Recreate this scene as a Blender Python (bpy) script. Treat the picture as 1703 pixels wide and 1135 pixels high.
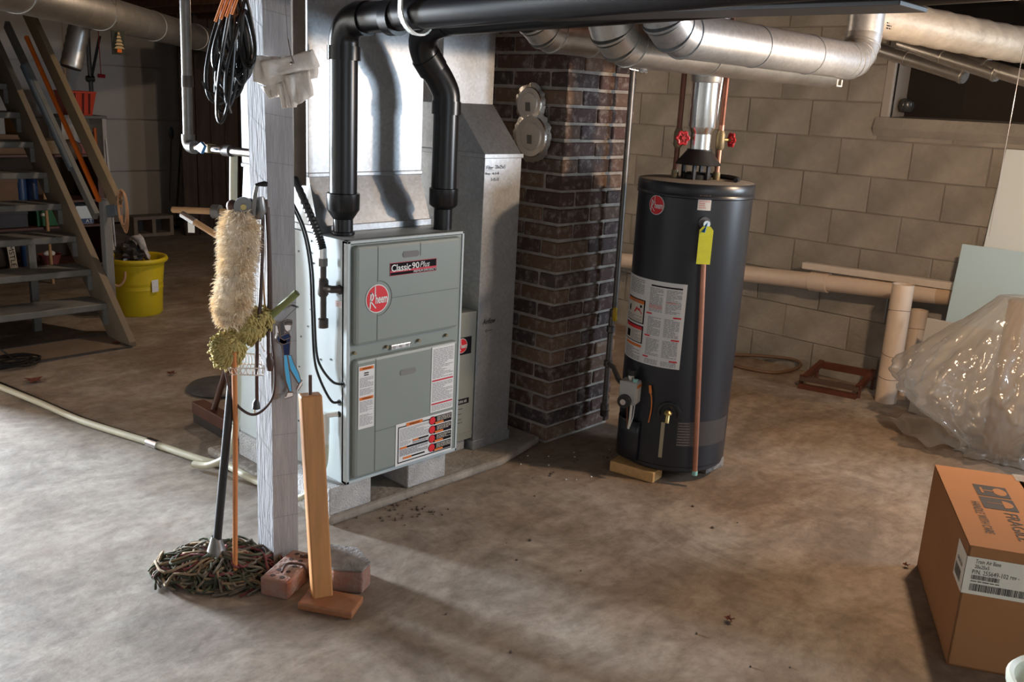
import bpy, bmesh, math, random
from mathutils import Vector, Matrix
random.seed(7)
V = Vector
for o in list(bpy.data.objects): bpy.data.objects.remove(o)
SC = bpy.context.scene
COL = SC.collection
# ------------------------------------------------------------------ camera
FPX = 1529.29
YAW, PITCH, ROLL = (math.radians(a) for a in (47.0254, 14.6914, 2.9975))
CAM = V((0, 0, 1.475))
FW = V((math.sin(YAW)*math.cos(PITCH), math.cos(YAW)*math.cos(PITCH), -math.sin(PITCH)))
_r = V((math.cos(YAW), -math.sin(YAW), 0)); _u = _r.cross(FW)
RT = _r*math.cos(ROLL) + _u*math.sin(ROLL); UP = RT.cross(FW)
cam = bpy.data.cameras.new('camera'); camo = bpy.data.objects.new('camera', cam); COL.objects.link(camo)
cam.sensor_width = 36.0; cam.lens = FPX*36/1703; cam.clip_start = .05
camo.matrix_world = Matrix(((RT.x, UP.x, -FW.x, CAM.x), (RT.y, UP.y, -FW.y, CAM.y), (RT.z, UP.z, -FW.z, CAM.z), (0, 0, 0, 1)))
SC.camera = camo
# ------------------------------------------------------------------ world, daylight, exposure
W = bpy.data.worlds.new('world'); SC.world = W; W.use_nodes = True
W.node_tree.nodes['Background'].inputs[0].default_value = (.62, .78, 1, 1)
W.node_tree.nodes['Background'].inputs[1].default_value = 1.2
SC.view_settings.view_transform = 'Standard'; SC.view_settings.look = 'None'
SC.view_settings.exposure = 0.30; SC.view_settings.gamma = 1.0; SC.view_settings.use_curve_mapping = False
def area(name, loc, direction, sx, sy, power, col):
    l = bpy.data.lights.new(name, 'AREA'); l.shape = 'RECTANGLE'; l.size = sx; l.size_y = sy; l.energy = power; l.color = col
    o = bpy.data.objects.new(name, l); COL.objects.link(o); o.location = loc
    o.rotation_euler = V(direction).to_track_quat('-Z', 'Y').to_euler(); return o
# daylight arriving through the open doorway in the far wall (left of the stair wall), the window in the right wall and an unseen near-wall window added to brighten the stairs
area('daylight_far_doorway', (-.20, 9.60, 1.02), (.24, -1, -.12), 1.05, 1.9, 2700, (.78, .89, 1.0))
area('daylight_right_window', (5.12, -1.25, 1.42), (-1, .55, -.12), 1.40, .74, 88, (.72, .86, 1.0))
area('stair_fill_near_window', (.25, -2.50, 1.40), (.12, 1, -.05), 1.25, .8, 6, (.80, .90, 1.0))
LAMP = V((3.48, .92, 1.60))
# ------------------------------------------------------------------ pixel helpers (1703 x 1135 frame -> a point on a real surface)
def ray(x, y): return FW + RT*((x-851.5)/FPX) - UP*((y-567.5)/FPX)
def P(x, y, ax, v):
    d = ray(x, y); i = 'xyz'.index(ax); return CAM + d*((v-CAM[i])/d[i])
def PV(x, y, x0, y0, off=0.0):
    """point on the vertical plane through (x0,y0) that faces the viewer, moved off metres towards the viewer"""
    n = V((x0, y0, 0)).normalized(); d = ray(x, y); t = (V((x0, y0, 0)).dot(n)-off)/d.dot(n); return CAM + d*t
# ------------------------------------------------------------------ materials
MATS = {}
def mat(name, col, rough=.6, metal=0.0, var=.0, scale=8.0, col2=None, bump=0.0, bscale=60.0, rnd=0.0, coat=0.0, spangle=0.0, trans=0.0, stretch=None, emit=0.0, spec=.5):
    if name in MATS: return MATS[name]
    m = bpy.data.materials.new(name); m.use_nodes = True; nt = m.node_tree; N = nt.nodes; L = nt.links
    b = N['Principled BSDF']; b.inputs['Roughness'].default_value = rough; b.inputs['Metallic'].default_value = metal
    b.inputs['Coat Weight'].default_value = coat; b.inputs['Specular IOR Level'].default_value = spec
    if trans: b.inputs['Transmission Weight'].default_value = trans
    if emit: b.inputs['Emission Color'].default_value = (*col, 1); b.inputs['Emission Strength'].default_value = emit
    c = (*col, 1); b.inputs['Base Color'].default_value = c
    tc = N.new('ShaderNodeTexCoord'); src = tc.outputs['Object']
    if stretch:
        mp = N.new('ShaderNodeMapping'); mp.inputs['Scale'].default_value = stretch; L.new(src, mp.inputs['Vector']); src = mp.outputs['Vector']
    out = None
    if var or col2:
        n = N.new('ShaderNodeTexNoise'); n.inputs['Scale'].default_value = scale; n.inputs['Detail'].default_value = 6; n.inputs['Roughness'].default_value = .62
        L.new(src, n.inputs['Vector'])
        cr = N.new('ShaderNodeValToRGB'); L.new(n.outputs['Fac'], cr.inputs['Fac'])
        cr.color_ramp.elements[0].position = .32; cr.color_ramp.elements[1].position = .68
        a = col2 if col2 else tuple(x*(1-var) for x in col); z = col if col2 else tuple(min(1, x*(1+var)) for x in col)
        cr.color_ramp.elements[0].color = (*a, 1); cr.color_ramp.elements[1].color = (*z, 1); out = cr.outputs['Color']
    if spangle:
        vo = N.new('ShaderNodeTexVoronoi'); vo.inputs['Scale'].default_value = 90; L.new(src, vo.inputs['Vector'])
        mx = N.new('ShaderNodeMixRGB'); mx.blend_type = 'MULTIPLY'; mx.inputs[0].default_value = spangle
        if out: L.new(out, mx.inputs[1])
        else: mx.inputs[1].default_value = c
        bw = N.new('ShaderNodeRGBToBW'); L.new(vo.outputs['Color'], bw.inputs[0]); L.new(bw.outputs[0], mx.inputs[2]); out = mx.outputs[0]
    if rnd:
        oi = N.new('ShaderNodeObjectInfo'); mr = N.new('ShaderNodeMapRange'); mr.inputs['To Min'].default_value = 1-rnd; mr.inputs['To Max'].default_value = 1+rnd
        L.new(oi.outputs['Random'], mr.inputs['Value']); hs = N.new('ShaderNodeHueSaturation')
        L.new(mr.outputs[0], hs.inputs['Value'])
        if out: L.new(out, hs.inputs['Color'])
        else: hs.inputs['Color'].default_value = c
        out = hs.outputs[0]
    if out: L.new(out, b.inputs['Base Color'])
    if bump:
        n2 = N.new('ShaderNodeTexNoise'); n2.inputs['Scale'].default_value = bscale; n2.inputs['Detail'].default_value = 5; L.new(src, n2.inputs['Vector'])
        bp = N.new('ShaderNodeBump'); bp.inputs['Strength'].default_value = bump; bp.inputs['Distance'].default_value = .01
        L.new(n2.outputs['Fac'], bp.inputs['Height']); L.new(bp.outputs[0], b.inputs['Normal'])
    MATS[name] = m; return m
def floor_mat():
    m = bpy.data.materials.new('concrete_floor'); m.use_nodes = True; nt = m.node_tree; N = nt.nodes; L = nt.links
    b = N['Principled BSDF']; tc = N.new('ShaderNodeTexCoord')
    def noise(sc, det=7, ro=.65, st=None, dist=0):
        n = N.new('ShaderNodeTexNoise'); n.inputs['Scale'].default_value = sc; n.inputs['Detail'].default_value = det; n.inputs['Roughness'].default_value = ro; n.inputs['Distortion'].default_value = dist
        if st:
            mp = N.new('ShaderNodeMapping'); mp.inputs['Scale'].default_value = st; mp.inputs['Rotation'].default_value = (0, 0, .6); L.new(tc.outputs['Object'], mp.inputs[0]); L.new(mp.outputs[0], n.inputs['Vector'])
        else: L.new(tc.outputs['Object'], n.inputs['Vector'])
        return n.outputs['Fac']
    def ramp(f, p0, c0, p1, c1):
        r = N.new('ShaderNodeValToRGB'); e = r.color_ramp.elements; e[0].position = p0; e[0].color = (*c0, 1); e[1].position = p1; e[1].color = (*c1, 1); L.new(f, r.inputs[0]); return r.outputs[0]
    def mul(a, c, f): 
        x = N.new('ShaderNodeMixRGB'); x.blend_type = 'MULTIPLY'; x.inputs[0].default_value = f; L.new(a, x.inputs[1]); L.new(c, x.inputs[2]); return x.outputs[0]
    sx = N.new('ShaderNodeSeparateXYZ'); L.new(tc.outputs['Object'], sx.inputs[0]); ma = N.new('ShaderNodeMapRange'); ma.inputs['From Min'].default_value = .6; ma.inputs['From Max'].default_value = 3.2; ma.inputs['To Min'].default_value = .10; ma.inputs['To Max'].default_value = -.08; L.new(sx.outputs[0], ma.inputs['Value'])
    ad = N.new('ShaderNodeMath'); L.new(noise(.9), ad.inputs[0]); L.new(ma.outputs[0], ad.inputs[1])
    c = ramp(ad.outputs[0], .34, (.325, .24, .17), .66, (.46, .42, .37))     # browner towards the heater, greyer towards the left
    c = mul(c, ramp(noise(3.5, 9, .7, (1, 2.4, 1), .6), .36, (.62, .58, .55), .6, (1, 1, 1)), .8)
    c = mul(c, ramp(noise(1.7, 8, .72, None, 1.2), .40, (.56, .53, .51), .56, (1, 1, 1)), .7)
    c = mul(c, ramp(noise(22, 6), .3, (.62, .6, .58), .58, (1, 1, 1)), .75)
    c = mul(c, ramp(noise(60, 3), .25, (.45, .4, .36), .36, (1, 1, 1)), .5)
    L.new(c, b.inputs['Base Color'])
    L.new(ramp(noise(2.2), .3, (.5,)*3, .7, (.78,)*3), b.inputs['Roughness'])
    bp = N.new('ShaderNodeBump'); bp.inputs['Strength'].default_value = .16; bp.inputs['Distance'].default_value = .010
    L.new(noise(17, 8, .7), bp.inputs['Height']); L.new(bp.outputs[0], b.inputs['Normal'])
    return m
def brick_mat():
    m = bpy.data.materials.new('chimney_brick'); m.use_nodes = True; nt = m.node_tree; N = nt.nodes; L = nt.links
    b = N['Principled BSDF']; b.inputs['Roughness'].default_value = .85
    oi = N.new('ShaderNodeObjectInfo'); r = N.new('ShaderNodeValToRGB'); L.new(oi.outputs['Random'], r.inputs[0])
    e = r.color_ramp.elements; e[0].color = (.055, .038, .038, 1); e[1].position = 1; e[1].color = (.21, .13, .085, 1)
    for p, c in ((.2, (.095, .05, .042)), (.4, (.062, .048, .052)), (.6, (.16, .095, .06)), (.8, (.085, .042, .042))):
        x = e.new(p); x.color = (*c, 1)
    tc = N.new('ShaderNodeTexCoord'); geo = N.new('ShaderNodeNewGeometry')
    n = N.new('ShaderNodeTexNoise'); n.inputs['Scale'].default_value = 26; n.inputs['Detail'].default_value = 7; n.inputs['Roughness'].default_value = .7; L.new(geo.outputs['Position'], n.inputs['Vector'])
    rr = N.new('ShaderNodeValToRGB'); L.new(n.outputs['Fac'], rr.inputs[0]); rr.color_ramp.elements[0].position = .50; rr.color_ramp.elements[1].position = .70
    rr.color_ramp.elements[0].color = (0, 0, 0, 1); rr.color_ramp.elements[1].color = (.6, .6, .6, 1)
    mx = N.new('ShaderNodeMixRGB'); L.new(rr.outputs[0], mx.inputs[0]); L.new(r.outputs[0], mx.inputs[1]); mx.inputs[2].default_value = (.42, .375, .335, 1)
    L.new(mx.outputs[0], b.inputs['Base Color'])
    bp = N.new('ShaderNodeBump'); bp.inputs['Strength'].default_value = .5; bp.inputs['Distance'].default_value = .004; L.new(n.outputs['Fac'], bp.inputs['Height']); L.new(bp.outputs[0], b.inputs['Normal'])
    return m
def plastic_mat():
    m = bpy.data.materials.new('clear_plastic'); m.use_nodes = True; nt = m.node_tree; N = nt.nodes; L = nt.links
    for n in list(N): N.remove(n)
    out = N.new('ShaderNodeOutputMaterial'); tr = N.new('ShaderNodeBsdfTransparent'); tr.inputs[0].default_value = (.93, .92, .9, 1)
    gl = N.new('ShaderNodeBsdfGlossy'); gl.inputs['Roughness'].default_value = .16; gl.inputs[0].default_value = (1, 1, 1, 1)
    df = N.new('ShaderNodeBsdfDiffuse'); df.inputs[0].default_value = (.75, .72, .68, 1); tl = N.new('ShaderNodeBsdfTranslucent'); tl.inputs[0].default_value = (.75, .72, .68, 1)
    a = N.new('ShaderNodeMixShader'); a.inputs[0].default_value = .5; L.new(df.outputs[0], a.inputs[1]); L.new(tl.outputs[0], a.inputs[2])
    b = N.new('ShaderNodeMixShader'); b.inputs[0].default_value = .38; L.new(tr.outputs[0], b.inputs[1]); L.new(a.outputs[0], b.inputs[2])
    lw = N.new('ShaderNodeLayerWeight'); lw.inputs['Blend'].default_value = .25
    mr = N.new('ShaderNodeMapRange'); mr.inputs['To Min'].default_value = .06; mr.inputs['To Max'].default_value = .5; L.new(lw.outputs['Fresnel'], mr.inputs['Value'])
    c = N.new('ShaderNodeMixShader'); L.new(mr.outputs[0], c.inputs[0]); L.new(b.outputs[0], c.inputs[1]); L.new(gl.outputs[0], c.inputs[2]); L.new(c.outputs[0], out.inputs[0])
    tc = N.new('ShaderNodeTexCoord'); n = N.new('ShaderNodeTexNoise'); n.inputs['Scale'].default_value = 9; n.inputs['Detail'].default_value = 4; L.new(tc.outputs['Object'], n.inputs['Vector'])
    bp = N.new('ShaderNodeBump'); bp.inputs['Strength'].default_value = .6; bp.inputs['Distance'].default_value = .05; L.new(n.outputs['Fac'], bp.inputs['Height']); L.new(bp.outputs[0], gl.inputs['Normal'])
    return m
FLOOR = floor_mat(); BRICK = brick_mat(); PLASTIC = plastic_mat()
MORTAR = mat('mortar', (.38, .345, .31), .95, var=.25, scale=14, bump=.5, bscale=90)
BLOCKP = mat('wall_block', (.315, .288, .25), .9, var=.25, scale=3.2, bump=.5, bscale=45, rnd=.06)
BLOCKM = mat('wall_joint', (.255, .232, .20), .95, var=.2, scale=9)
CBLOCK = mat('concrete_block', (.47, .47, .47), .95, var=.18, scale=18, bump=.7, bscale=140)
GALV = mat('galvanized_steel', (.53, .555, .585), .44, .72, var=.10, scale=5, spangle=.22)
GALVD = mat('weathered_duct_steel', (.62, .61, .59), .38, .9, var=.14, scale=6, spangle=.12)
BRIGHT = mat('bright_vent_steel', (.8, .8, .8), .2, 1.0, var=.08, scale=9)
FLEX = mat('flex_duct_jacket', (.55, .47, .37), .55, .3, var=.15, scale=10, bump=.5, bscale=25)
SAGE = mat('sage_enamel', (.265, .30, .28), .42, var=.03, scale=2)
SAGES = mat('pale_cabinet_enamel', (.50, .56, .57), .45, var=.03, scale=3)
OLIVE = mat('olive_grey_enamel', (.30, .31, .27), .5, var=.04, scale=3)
SEAM = mat('panel_groove', (.12, .135, .128), .6)
BLACKPVC = mat('black_pipe_plastic', (.008, .0075, .009), .30, var=.2, scale=20)
BLACKR = mat('black_rubber', (.012, .011, .011), .4)
BLACKSAT = mat('black_satin', (.02, .02, .022), .5)
HEATP = mat('charcoal_tank_paint', (.019, .022, .030), .33, var=.08, scale=3)
HEATD = mat('charcoal_tank_trim', (.022, .024, .03), .42)
WHITEP = mat('label_white', (.80, .80, .80), .5)
CREAMP = mat('label_cream', (.72, .68, .60), .55)
PRINT = mat('print_grey', (.34, .34, .36), .6); PRINTB = mat('print_black', (.012, .010, .014), .8, spec=.15); PRINTP = mat('print_pink', (.75, .40, .38), .6)
RED = mat('logo_red', (.75, .022, .035), .4); REDS = mat('stripe_red', (.62, .03, .06), .5); ORANGEP = mat('label_orange', (.78, .20, .03), .5)
COPPER = mat('copper_pipe', (.52, .25, .17), .38, .75, var=.15, scale=14); COPPERD = mat('dull_copper', (.21, .085, .055), .5, .5, var=.2, scale=18)
BRASS = mat('brass', (.55, .42, .18), .35, .9); BRASSD = mat('aged_brass', (.27, .22, .13), .5, .6, var=.2, scale=30)
IRON = mat('black_iron_pipe', (.075, .062, .056), .5, .4, var=.3, scale=25); GREYPIPE = mat('grey_steel_pipe', (.20, .19, .18), .42, .7, var=.2, scale=25)
CHROME = mat('chrome', (.75, .75, .76), .2, 1.0); STEELD = mat('dark_steel', (.17, .17, .18), .45, .7, var=.2, scale=30)
VALVER = mat('red_handwheel', (.50, .02, .03), .4); YELLOW = mat('yellow_handle', (.80, .52, .02), .4); TAGY = mat('yellow_tag', (.78, .80, .05), .5, var=.08, scale=30)
ORANGEW = mat('orange_wire', (.8, .24, .05), .5); BLUEP = mat('blue_valve', (.03, .17, .42), .35); TEAL = mat('teal_patina', (.30, .62, .58), .6)
PVCC = mat('cream_pvc', (.74, .61, .50), .42, var=.08, scale=6); PVCW = mat('white_pvc', (.78, .78, .72), .35); HOSE = mat('cream_hose', (.62, .60, .46), .4)
POSTP = mat('grey_painted_post', (.29, .285, .295), .85, spec=.12, var=.14, scale=9, bump=.35, bscale=40, stretch=(3, 3, .5))
GREYW = mat('grey_painted_wood', (.23, .235, .23), .6, var=.12, scale=8); TANW = mat('tan_board', (.26, .20, .125), .65, var=.12, scale=6, stretch=(4, 1, 1))
PINE = mat('varnished_pine', (.52, .235, .085), .42, var=.14, scale=7, stretch=(6, 6, .7), coat=.2); PINE2 = mat('varnished_foot', (.31, .125, .055), .45, var=.15, scale=7, stretch=(1, 6, 6))
FIR = mat('raw_fir', (.62, .37, .15), .7, var=.12, scale=9, stretch=(1, 5, 5)); ENDG = mat('end_grain', (.55, .47, .33), .8, var=.1, scale=40)
WOODD = mat('dark_brown_wood', (.10, .036, .022), .5, var=.3, scale=7); REDW = mat('red_brown_wood', (.11, .032, .016), .5, var=.25, scale=9); PLANKD = mat('dark_planks', (.055, .036, .026), .7, var=.4, scale=5, stretch=(3, 3, .4), rnd=.25)
DOWEL = mat('dowel_wood', (.48, .27, .12), .5, var=.1, scale=9); ORSTICK = mat('orange_stick', (.52, .19, .06), .45, var=.1, scale=6)
JOIST = mat('joist_wood', (.17, .085, .045), .8, var=.3, scale=5, stretch=(.5, 4, 4)); SUBF = mat('subfloor_wood', (.10, .06, .038), .9, var=.3, scale=3)
BRICKR = mat('loose_red_brick', (.30, .125, .09), .9, col2=(.27, .20, .165), scale=22, bump=.6, bscale=80); STONE = mat('mortared_stone_top', (.22, .205, .195), .95, var=.35, scale=20, bump=.7, bscale=90)
CARD = mat('cardboard', (.34, .16, .07), .9, spec=.2, var=.05, scale=4); CARDT = CARD; INK = mat('box_ink', (.035, .03, .03), .7)
FOIL = mat('foil', (.8, .78, .76), .22, 1.0, bump=.35, bscale=30); FOILF = mat('foil_flat', (.85, .78, .71), .35, .45); TAPE = mat('dull_tape', (.20, .18, .15), .7)  # foil dish colour carries a painted-in warm reflection
WHITE_COOL = mat('white_board', (.74, .83, .87), .45); BLUE_COOL = mat('pale_blue_foam', (.50, .70, .84), .6); DOORW = mat('white_door_panel', (.72, .69, .66), .6, var=.04, scale=3)  # cool daylight tint put into the white and blue board colours
YTUB = mat('yellow_tub', (.72, .54, .015), .4); REDBIN = mat('red_bin', (.85, .07, .02), .4); ROPE = mat('tan_rope', (.55, .33, .20), .8); TAGW = mat('white_rag', (.86, .78, .71), .85, var=.05, scale=20, bump=.3, bscale=60)
WOOL = mat('lambswool', (.96, .89, .78), .95, scale=13, col2=(.90, .70, .46)); GMOP = mat('olive_mop_yarn', (.56, .41, .15), .95, col2=(.34, .31, .12), scale=30)
GREENT = mat('olive_tube', (.22, .25, .09), .45); MOPY = [mat('mop_yarn_grey', (.17, .14, .105), .95, var=.4, scale=30), mat('mop_yarn_green', (.07, .075, .045), .95, var=.4, scale=30), mat('mop_yarn_red', (.17, .045, .045), .95, var=.4, scale=30), mat('mop_yarn_tan', (.27, .19, .11), .95, var=.4, scale=30)]
LEATH = mat('brown_cord', (.055, .025, .018), .45); WIREW = mat('coated_wire', (.74, .66, .60), .4); NAVY = mat('navy_glass', (.012, .028, .085), .15, coat=.6); SKYG = mat('sky_blue_glass', (.09, .42, .74), .15, coat=.6); WGLASS = mat('milk_glass', (.75, .72, .72), .2)
LEAD = mat('lead_came', (.16, .12, .10), .45, .5); GLASSD = mat('dark_glass', (.01, .009, .008), .15); DARKV = mat('dark_void_board', (.022, .016, .012), .9); JAMB = mat('grey_jamb', (.40, .36, .32), .6)
BLUEJ = mat('blue_canister', (.025, .06, .16), .4); GREENB = mat('green_carton', (.012, .11, .03), .6); PINKB = mat('pink_basket', (.28, .075, .065), .6); CARDB = mat('brown_carton', (.17, .10, .06), .8, var=.1, scale=4); ORP = mat('orange_pole', (.80, .17, .02), .45); BLUEPIPE = mat('blue_grey_rail', (.16, .20, .24), .45); LEAF = mat('dry_leaf', (.18, .05, .03), .8)
TARN = mat('tarnish_board', (.03, .026, .025), .5); TREEG = mat('ornament_gold', (.65, .50, .28), .35, .4); BULB = mat('bulb_glow', (1.0, .72, .42), .4, emit=12.0); RUST = mat('rusty_steel', (.11, .06, .05), .6, .4)
# ------------------------------------------------------------------ geometry
WL = {}
class G:
    def __init__(s): s.v = []; s.f = []
    def add(s, vs, fs):
        k = len(s.v); s.v += [V(v) for v in vs]; s.f += [tuple(i+k for i in f) for f in fs]; return s
    def box(s, x0, x1, y0, y1, z0, z1):
        return s.add([(x0, y0, z0), (x1, y0, z0), (x1, y1, z0), (x0, y1, z0), (x0, y0, z1), (x1, y0, z1), (x1, y1, z1), (x0, y1, z1)],
                     [(0, 3, 2, 1), (4, 5, 6, 7), (0, 1, 5, 4), (1, 2, 6, 5), (2, 3, 7, 6), (3, 0, 4, 7)])
    def obox(s, o, a, b, c):
        o, a, b, c = V(o), V(a), V(b), V(c)
        vs = [o, o+a, o+a+b, o+b, o+c, o+a+c, o+a+b+c, o+b+c]
        fs = [(0, 3, 2, 1), (4, 5, 6, 7), (0, 1, 5, 4), (1, 2, 6, 5), (2, 3, 7, 6), (3, 0, 4, 7)]
        if a.cross(b).dot(c) < 0: fs = [tuple(reversed(f)) for f in fs]
        return s.add(vs, fs)
    def bar(s, p, q, w, h, up=(0, 0, 1)):
        p, q = V(p), V(q); d = (q-p); x = d.normalized().cross(V(up)).normalized(); y = x.cross(d.normalized()).normalized()
        return s.obox(p-x*w/2-y*h/2, x*w, y*h, d)
    def tube(s, pts, r, n=10, cap=True, closed=False):
        pts = [V(p) for p in pts]; m = len(pts); rs = r if isinstance(r, (list, tuple)) else [r]*m
        T = []
        for i in range(m):
            if closed: t = pts[(i+1) % m]-pts[i-1]
            else: t = pts[min(i+1, m-1)]-pts[max(i-1, 0)]
            T.append(t.normalized() if t.length > 1e-9 else V((0, 0, 1)))
        a = V((0, 0, 1)) if abs(T[0].z) < .9 else V((1, 0, 0)); nrm = (a - T[0]*a.dot(T[0])).normalized()
        vs = []
        for i in range(m):
            nrm = (nrm - T[i]*nrm.dot(T[i])); nrm = nrm.normalized() if nrm.length > 1e-6 else T[i].orthogonal().normalized()
            b = T[i].cross(nrm)
            for k in range(n):
                an = 2*math.pi*k/n; vs.append(pts[i]+(nrm*math.cos(an)+b*math.sin(an))*rs[i])
        fs = []
        for i in range(m if closed else m-1):
            j = (i+1) % m
            for k in range(n):
                l = (k+1) % n; fs.append((i*n+k, i*n+l, j*n+l, j*n+k))
        if cap and not closed: fs += [tuple(reversed(range(n))), tuple(range((m-1)*n, m*n))]
        return s.add(vs, fs)
    def cyl(s, p, q, r, r2=None, n=16): return s.tube([p, q], [r, r if r2 is None else r2], n)
    def lathe(s, prof, c, n=28, fn=None):
        c = V(c); vs = []; m = len(prof)
        for r, z in prof:
            for k in range(n):
                a = 2*math.pi*k/n; rr = r*(fn(a, z) if fn else 1); vs.append(c+V((rr*math.cos(a), rr*math.sin(a), z)))
        fs = [(i*n+k, i*n+(k+1) % n, (i+1)*n+(k+1) % n, (i+1)*n+k) for i in range(m-1) for k in range(n)]
        if prof[0][0] > 1e-5: fs.append(tuple(reversed(range(n))))
        if prof[-1][0] > 1e-5: fs.append(tuple(range((m-1)*n, m*n)))
        return s.add(vs, fs)
    def prism(s, poly, ext):
        poly = [V(p) for p in poly]; e = V(ext); n = len(poly)
        nn = V((0, 0, 0))
        for i in range(n): nn += poly[i].cross(poly[(i+1) % n])
        fs = [tuple(reversed(range(n))), tuple(range(n, 2*n))]+[(i, (i+1) % n, (i+1) % n+n, i+n) for i in range(n)]
        if nn.dot(e) < 0: fs = [tuple(reversed(f)) for f in fs]
        return s.add(poly+[p+e for p in poly], fs)
    def ball(s, c, rx, ry=None, rz=None, n=14, m=9):
        ry = rx if ry is None else ry; rz = rx if rz is None else rz; c = V(c)
        vs = [c+V((0, 0, -rz))]
        for i in range(1, m):
            t = math.pi*i/m
            for k in range(n):
                a = 2*math.pi*k/n; vs.append(c+V((rx*math.sin(t)*math.cos(a), ry*math.sin(t)*math.sin(a), -rz*math.cos(t))))
        vs.append(c+V((0, 0, rz))); fs = [(0, 1+(k+1) % n, 1+k) for k in range(n)]
        for i in range(m-2):
            for k in range(n): fs.append((1+i*n+k, 1+i*n+(k+1) % n, 1+(i+1)*n+(k+1) % n, 1+(i+1)*n+k))
        e = len(vs)-1; fs += [(e, 1+(m-2)*n+k, 1+(m-2)*n+(k+1) % n) for k in range(n)]
        return s.add(vs, fs)
    def grid(s, fn, nu, nv):
        vs = [fn(i/nu, j/nv) for j in range(nv+1) for i in range(nu+1)]
        fs = [(j*(nu+1)+i, j*(nu+1)+i+1, (j+1)*(nu+1)+i+1, (j+1)*(nu+1)+i) for j in range(nv) for i in range(nu)]
        return s.add(vs, fs)
    def build(s, name, m, parent=None, smooth=False, bevel=0.0, origin=None, solid=0.0, ang=40, **kw):
        lo = V((min(v[i] for v in s.v) for i in range(3))); hi = V((max(v[i] for v in s.v) for i in range(3)))
        o3 = V(origin) if origin else V(((lo.x+hi.x)/2, (lo.y+hi.y)/2, lo.z))
        me = bpy.data.meshes.new(name); me.from_pydata([v-o3 for v in s.v], [], s.f); me.update()
        if smooth:
            for p in me.polygons: p.use_smooth = True
            me.set_sharp_from_angle(angle=math.radians(ang))
        me.materials.append(m)
        o = bpy.data.objects.new(name, me); COL.objects.link(o); place(o, o3, parent)
        if solid: md = o.modifiers.new('solid', 'SOLIDIFY'); md.thickness = solid; md.offset = 0
        if bevel: md = o.modifiers.new('bevel', 'BEVEL'); md.width = bevel; md.segments = 2; md.limit_method = 'ANGLE'; md.angle_limit = math.radians(40)
        props(o, **kw); return o
def place(o, w, parent):
    WL[o.name] = V(w)
    if parent: o.parent = parent; o.location = V(w)-WL[parent.name]
    else: o.location = w
def props(o, label=None, cat=None, group=None, kind=None):
    if label: o['label'] = label
    if cat: o['category'] = cat
    if group: o['group'] = group
    if kind: o['kind'] = kind
def T(name, label, cat, loc, group=None, kind=None):
    o = bpy.data.objects.new(name, None); o.empty_display_size = .05; COL.objects.link(o); place(o, V(loc), None); props(o, label, cat, group, kind); return o
def inst(name, me, w, parent, rot=None, **kw):
    o = bpy.data.objects.new(name, me); COL.objects.link(o); place(o, w, parent)
    if rot: o.rotation_euler = rot
    props(o, **kw); return o
def arc(pts, n=6):
    """Catmull-Rom through the points"""
    pts = [V(p) for p in pts]; q = [pts[0]]+pts+[pts[-1]]; out = []
    for i in range(1, len(q)-2):
        a, b, c, d = q[i-1:i+3]
        for k in range(n):
            t = k/n; out.append(.5*((2*b)+(c-a)*t+(2*a-5*b+4*c-d)*t*t+(-a+3*b-3*c+d)*t**3))
    return out+[pts[-1]]
def bevelled(name, dx, dy, dz, bev, m, jit=0.0):
    me = bpy.data.meshes.new(name); b = bmesh.new(); bmesh.ops.create_cube(b, size=1)
    for v in b.verts: v.co = V((v.co.x*dx, v.co.y*dy, v.co.z*dz))+V([random.uniform(-jit, jit) for _ in range(3)])
    if bev: bmesh.ops.bevel(b, geom=list(b.edges), offset=bev, segments=1, affect='EDGES')
    b.to_mesh(me); b.free(); me.materials.append(m); return me
# ---- flat print on flat or curved surfaces
class Surf:
    def __init__(s, o, u, v, n): s.o, s.u, s.v, s.n = V(o), V(u).normalized(), V(v).normalized(), V(n).normalized()
    def m(s, a, b, off=0): return s.o+s.u*a+s.v*b+s.n*off
class Cyl:
    def __init__(s, c, r, a0, z0): s.c, s.r, s.a0, s.z0 = V(c), r, a0, z0
    def m(s, a, b, off=0):
        an = s.a0+a/s.r; d = V((math.cos(an), math.sin(an), 0)); return V((s.c.x, s.c.y, 0))+d*(s.r+off)+V((0, 0, s.z0+b))
def sheet(g, S, a0, a1, b0, b1, off=.001, nu=1, th=0.0):
    for i in range(nu):
        x0 = a0+(a1-a0)*i/nu; x1 = a0+(a1-a0)*(i+1)/nu
        g.add([S.m(x0, b0, off), S.m(x1, b0, off), S.m(x1, b1, off), S.m(x0, b1, off)], [(0, 1, 2, 3)])
    return g
def disc(g, S, a, b, r, off, n=32, ry=None, r0=0.0):
    ry = ry or r
    if r0:
        k = r0/r; vs = []
        for i in range(n):
            t = 2*math.pi*i/n; c, d = math.cos(t), math.sin(t); vs += [S.m(a+r*c, b+ry*d, off), S.m(a+r*k*c, b+ry*k*d, off)]
        return g.add(vs, [(2*i, (2*i+2) % (2*n), (2*i+3) % (2*n), 2*i+1) for i in range(n)])
    return g.add([S.m(a+r*math.cos(2*math.pi*i/n), b+ry*math.sin(2*math.pi*i/n), off) for i in range(n)], [tuple(range(n))])
def lines(g, S, a0, a1, b0, b1, rows, off=.002, fill=.5, gap=.25):
    h = (b1-b0)/rows
    for r in range(rows):
        y = b1-h*(r+.5); x = a0; end = a1 if random.random() < .75 else a0+(a1-a0)*random.uniform(.4, .9)
        while x < end:
            w = min(h*random.uniform(1.2, 4.5), end-x); g.add([S.m(x, y-h*fill/2, off), S.m(x+w, y-h*fill/2, off), S.m(x+w, y+h*fill/2, off), S.m(x, y+h*fill/2, off)], [(0, 1, 2, 3)]); x += w+h*gap*2
    return g
_tc = {}
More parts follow.
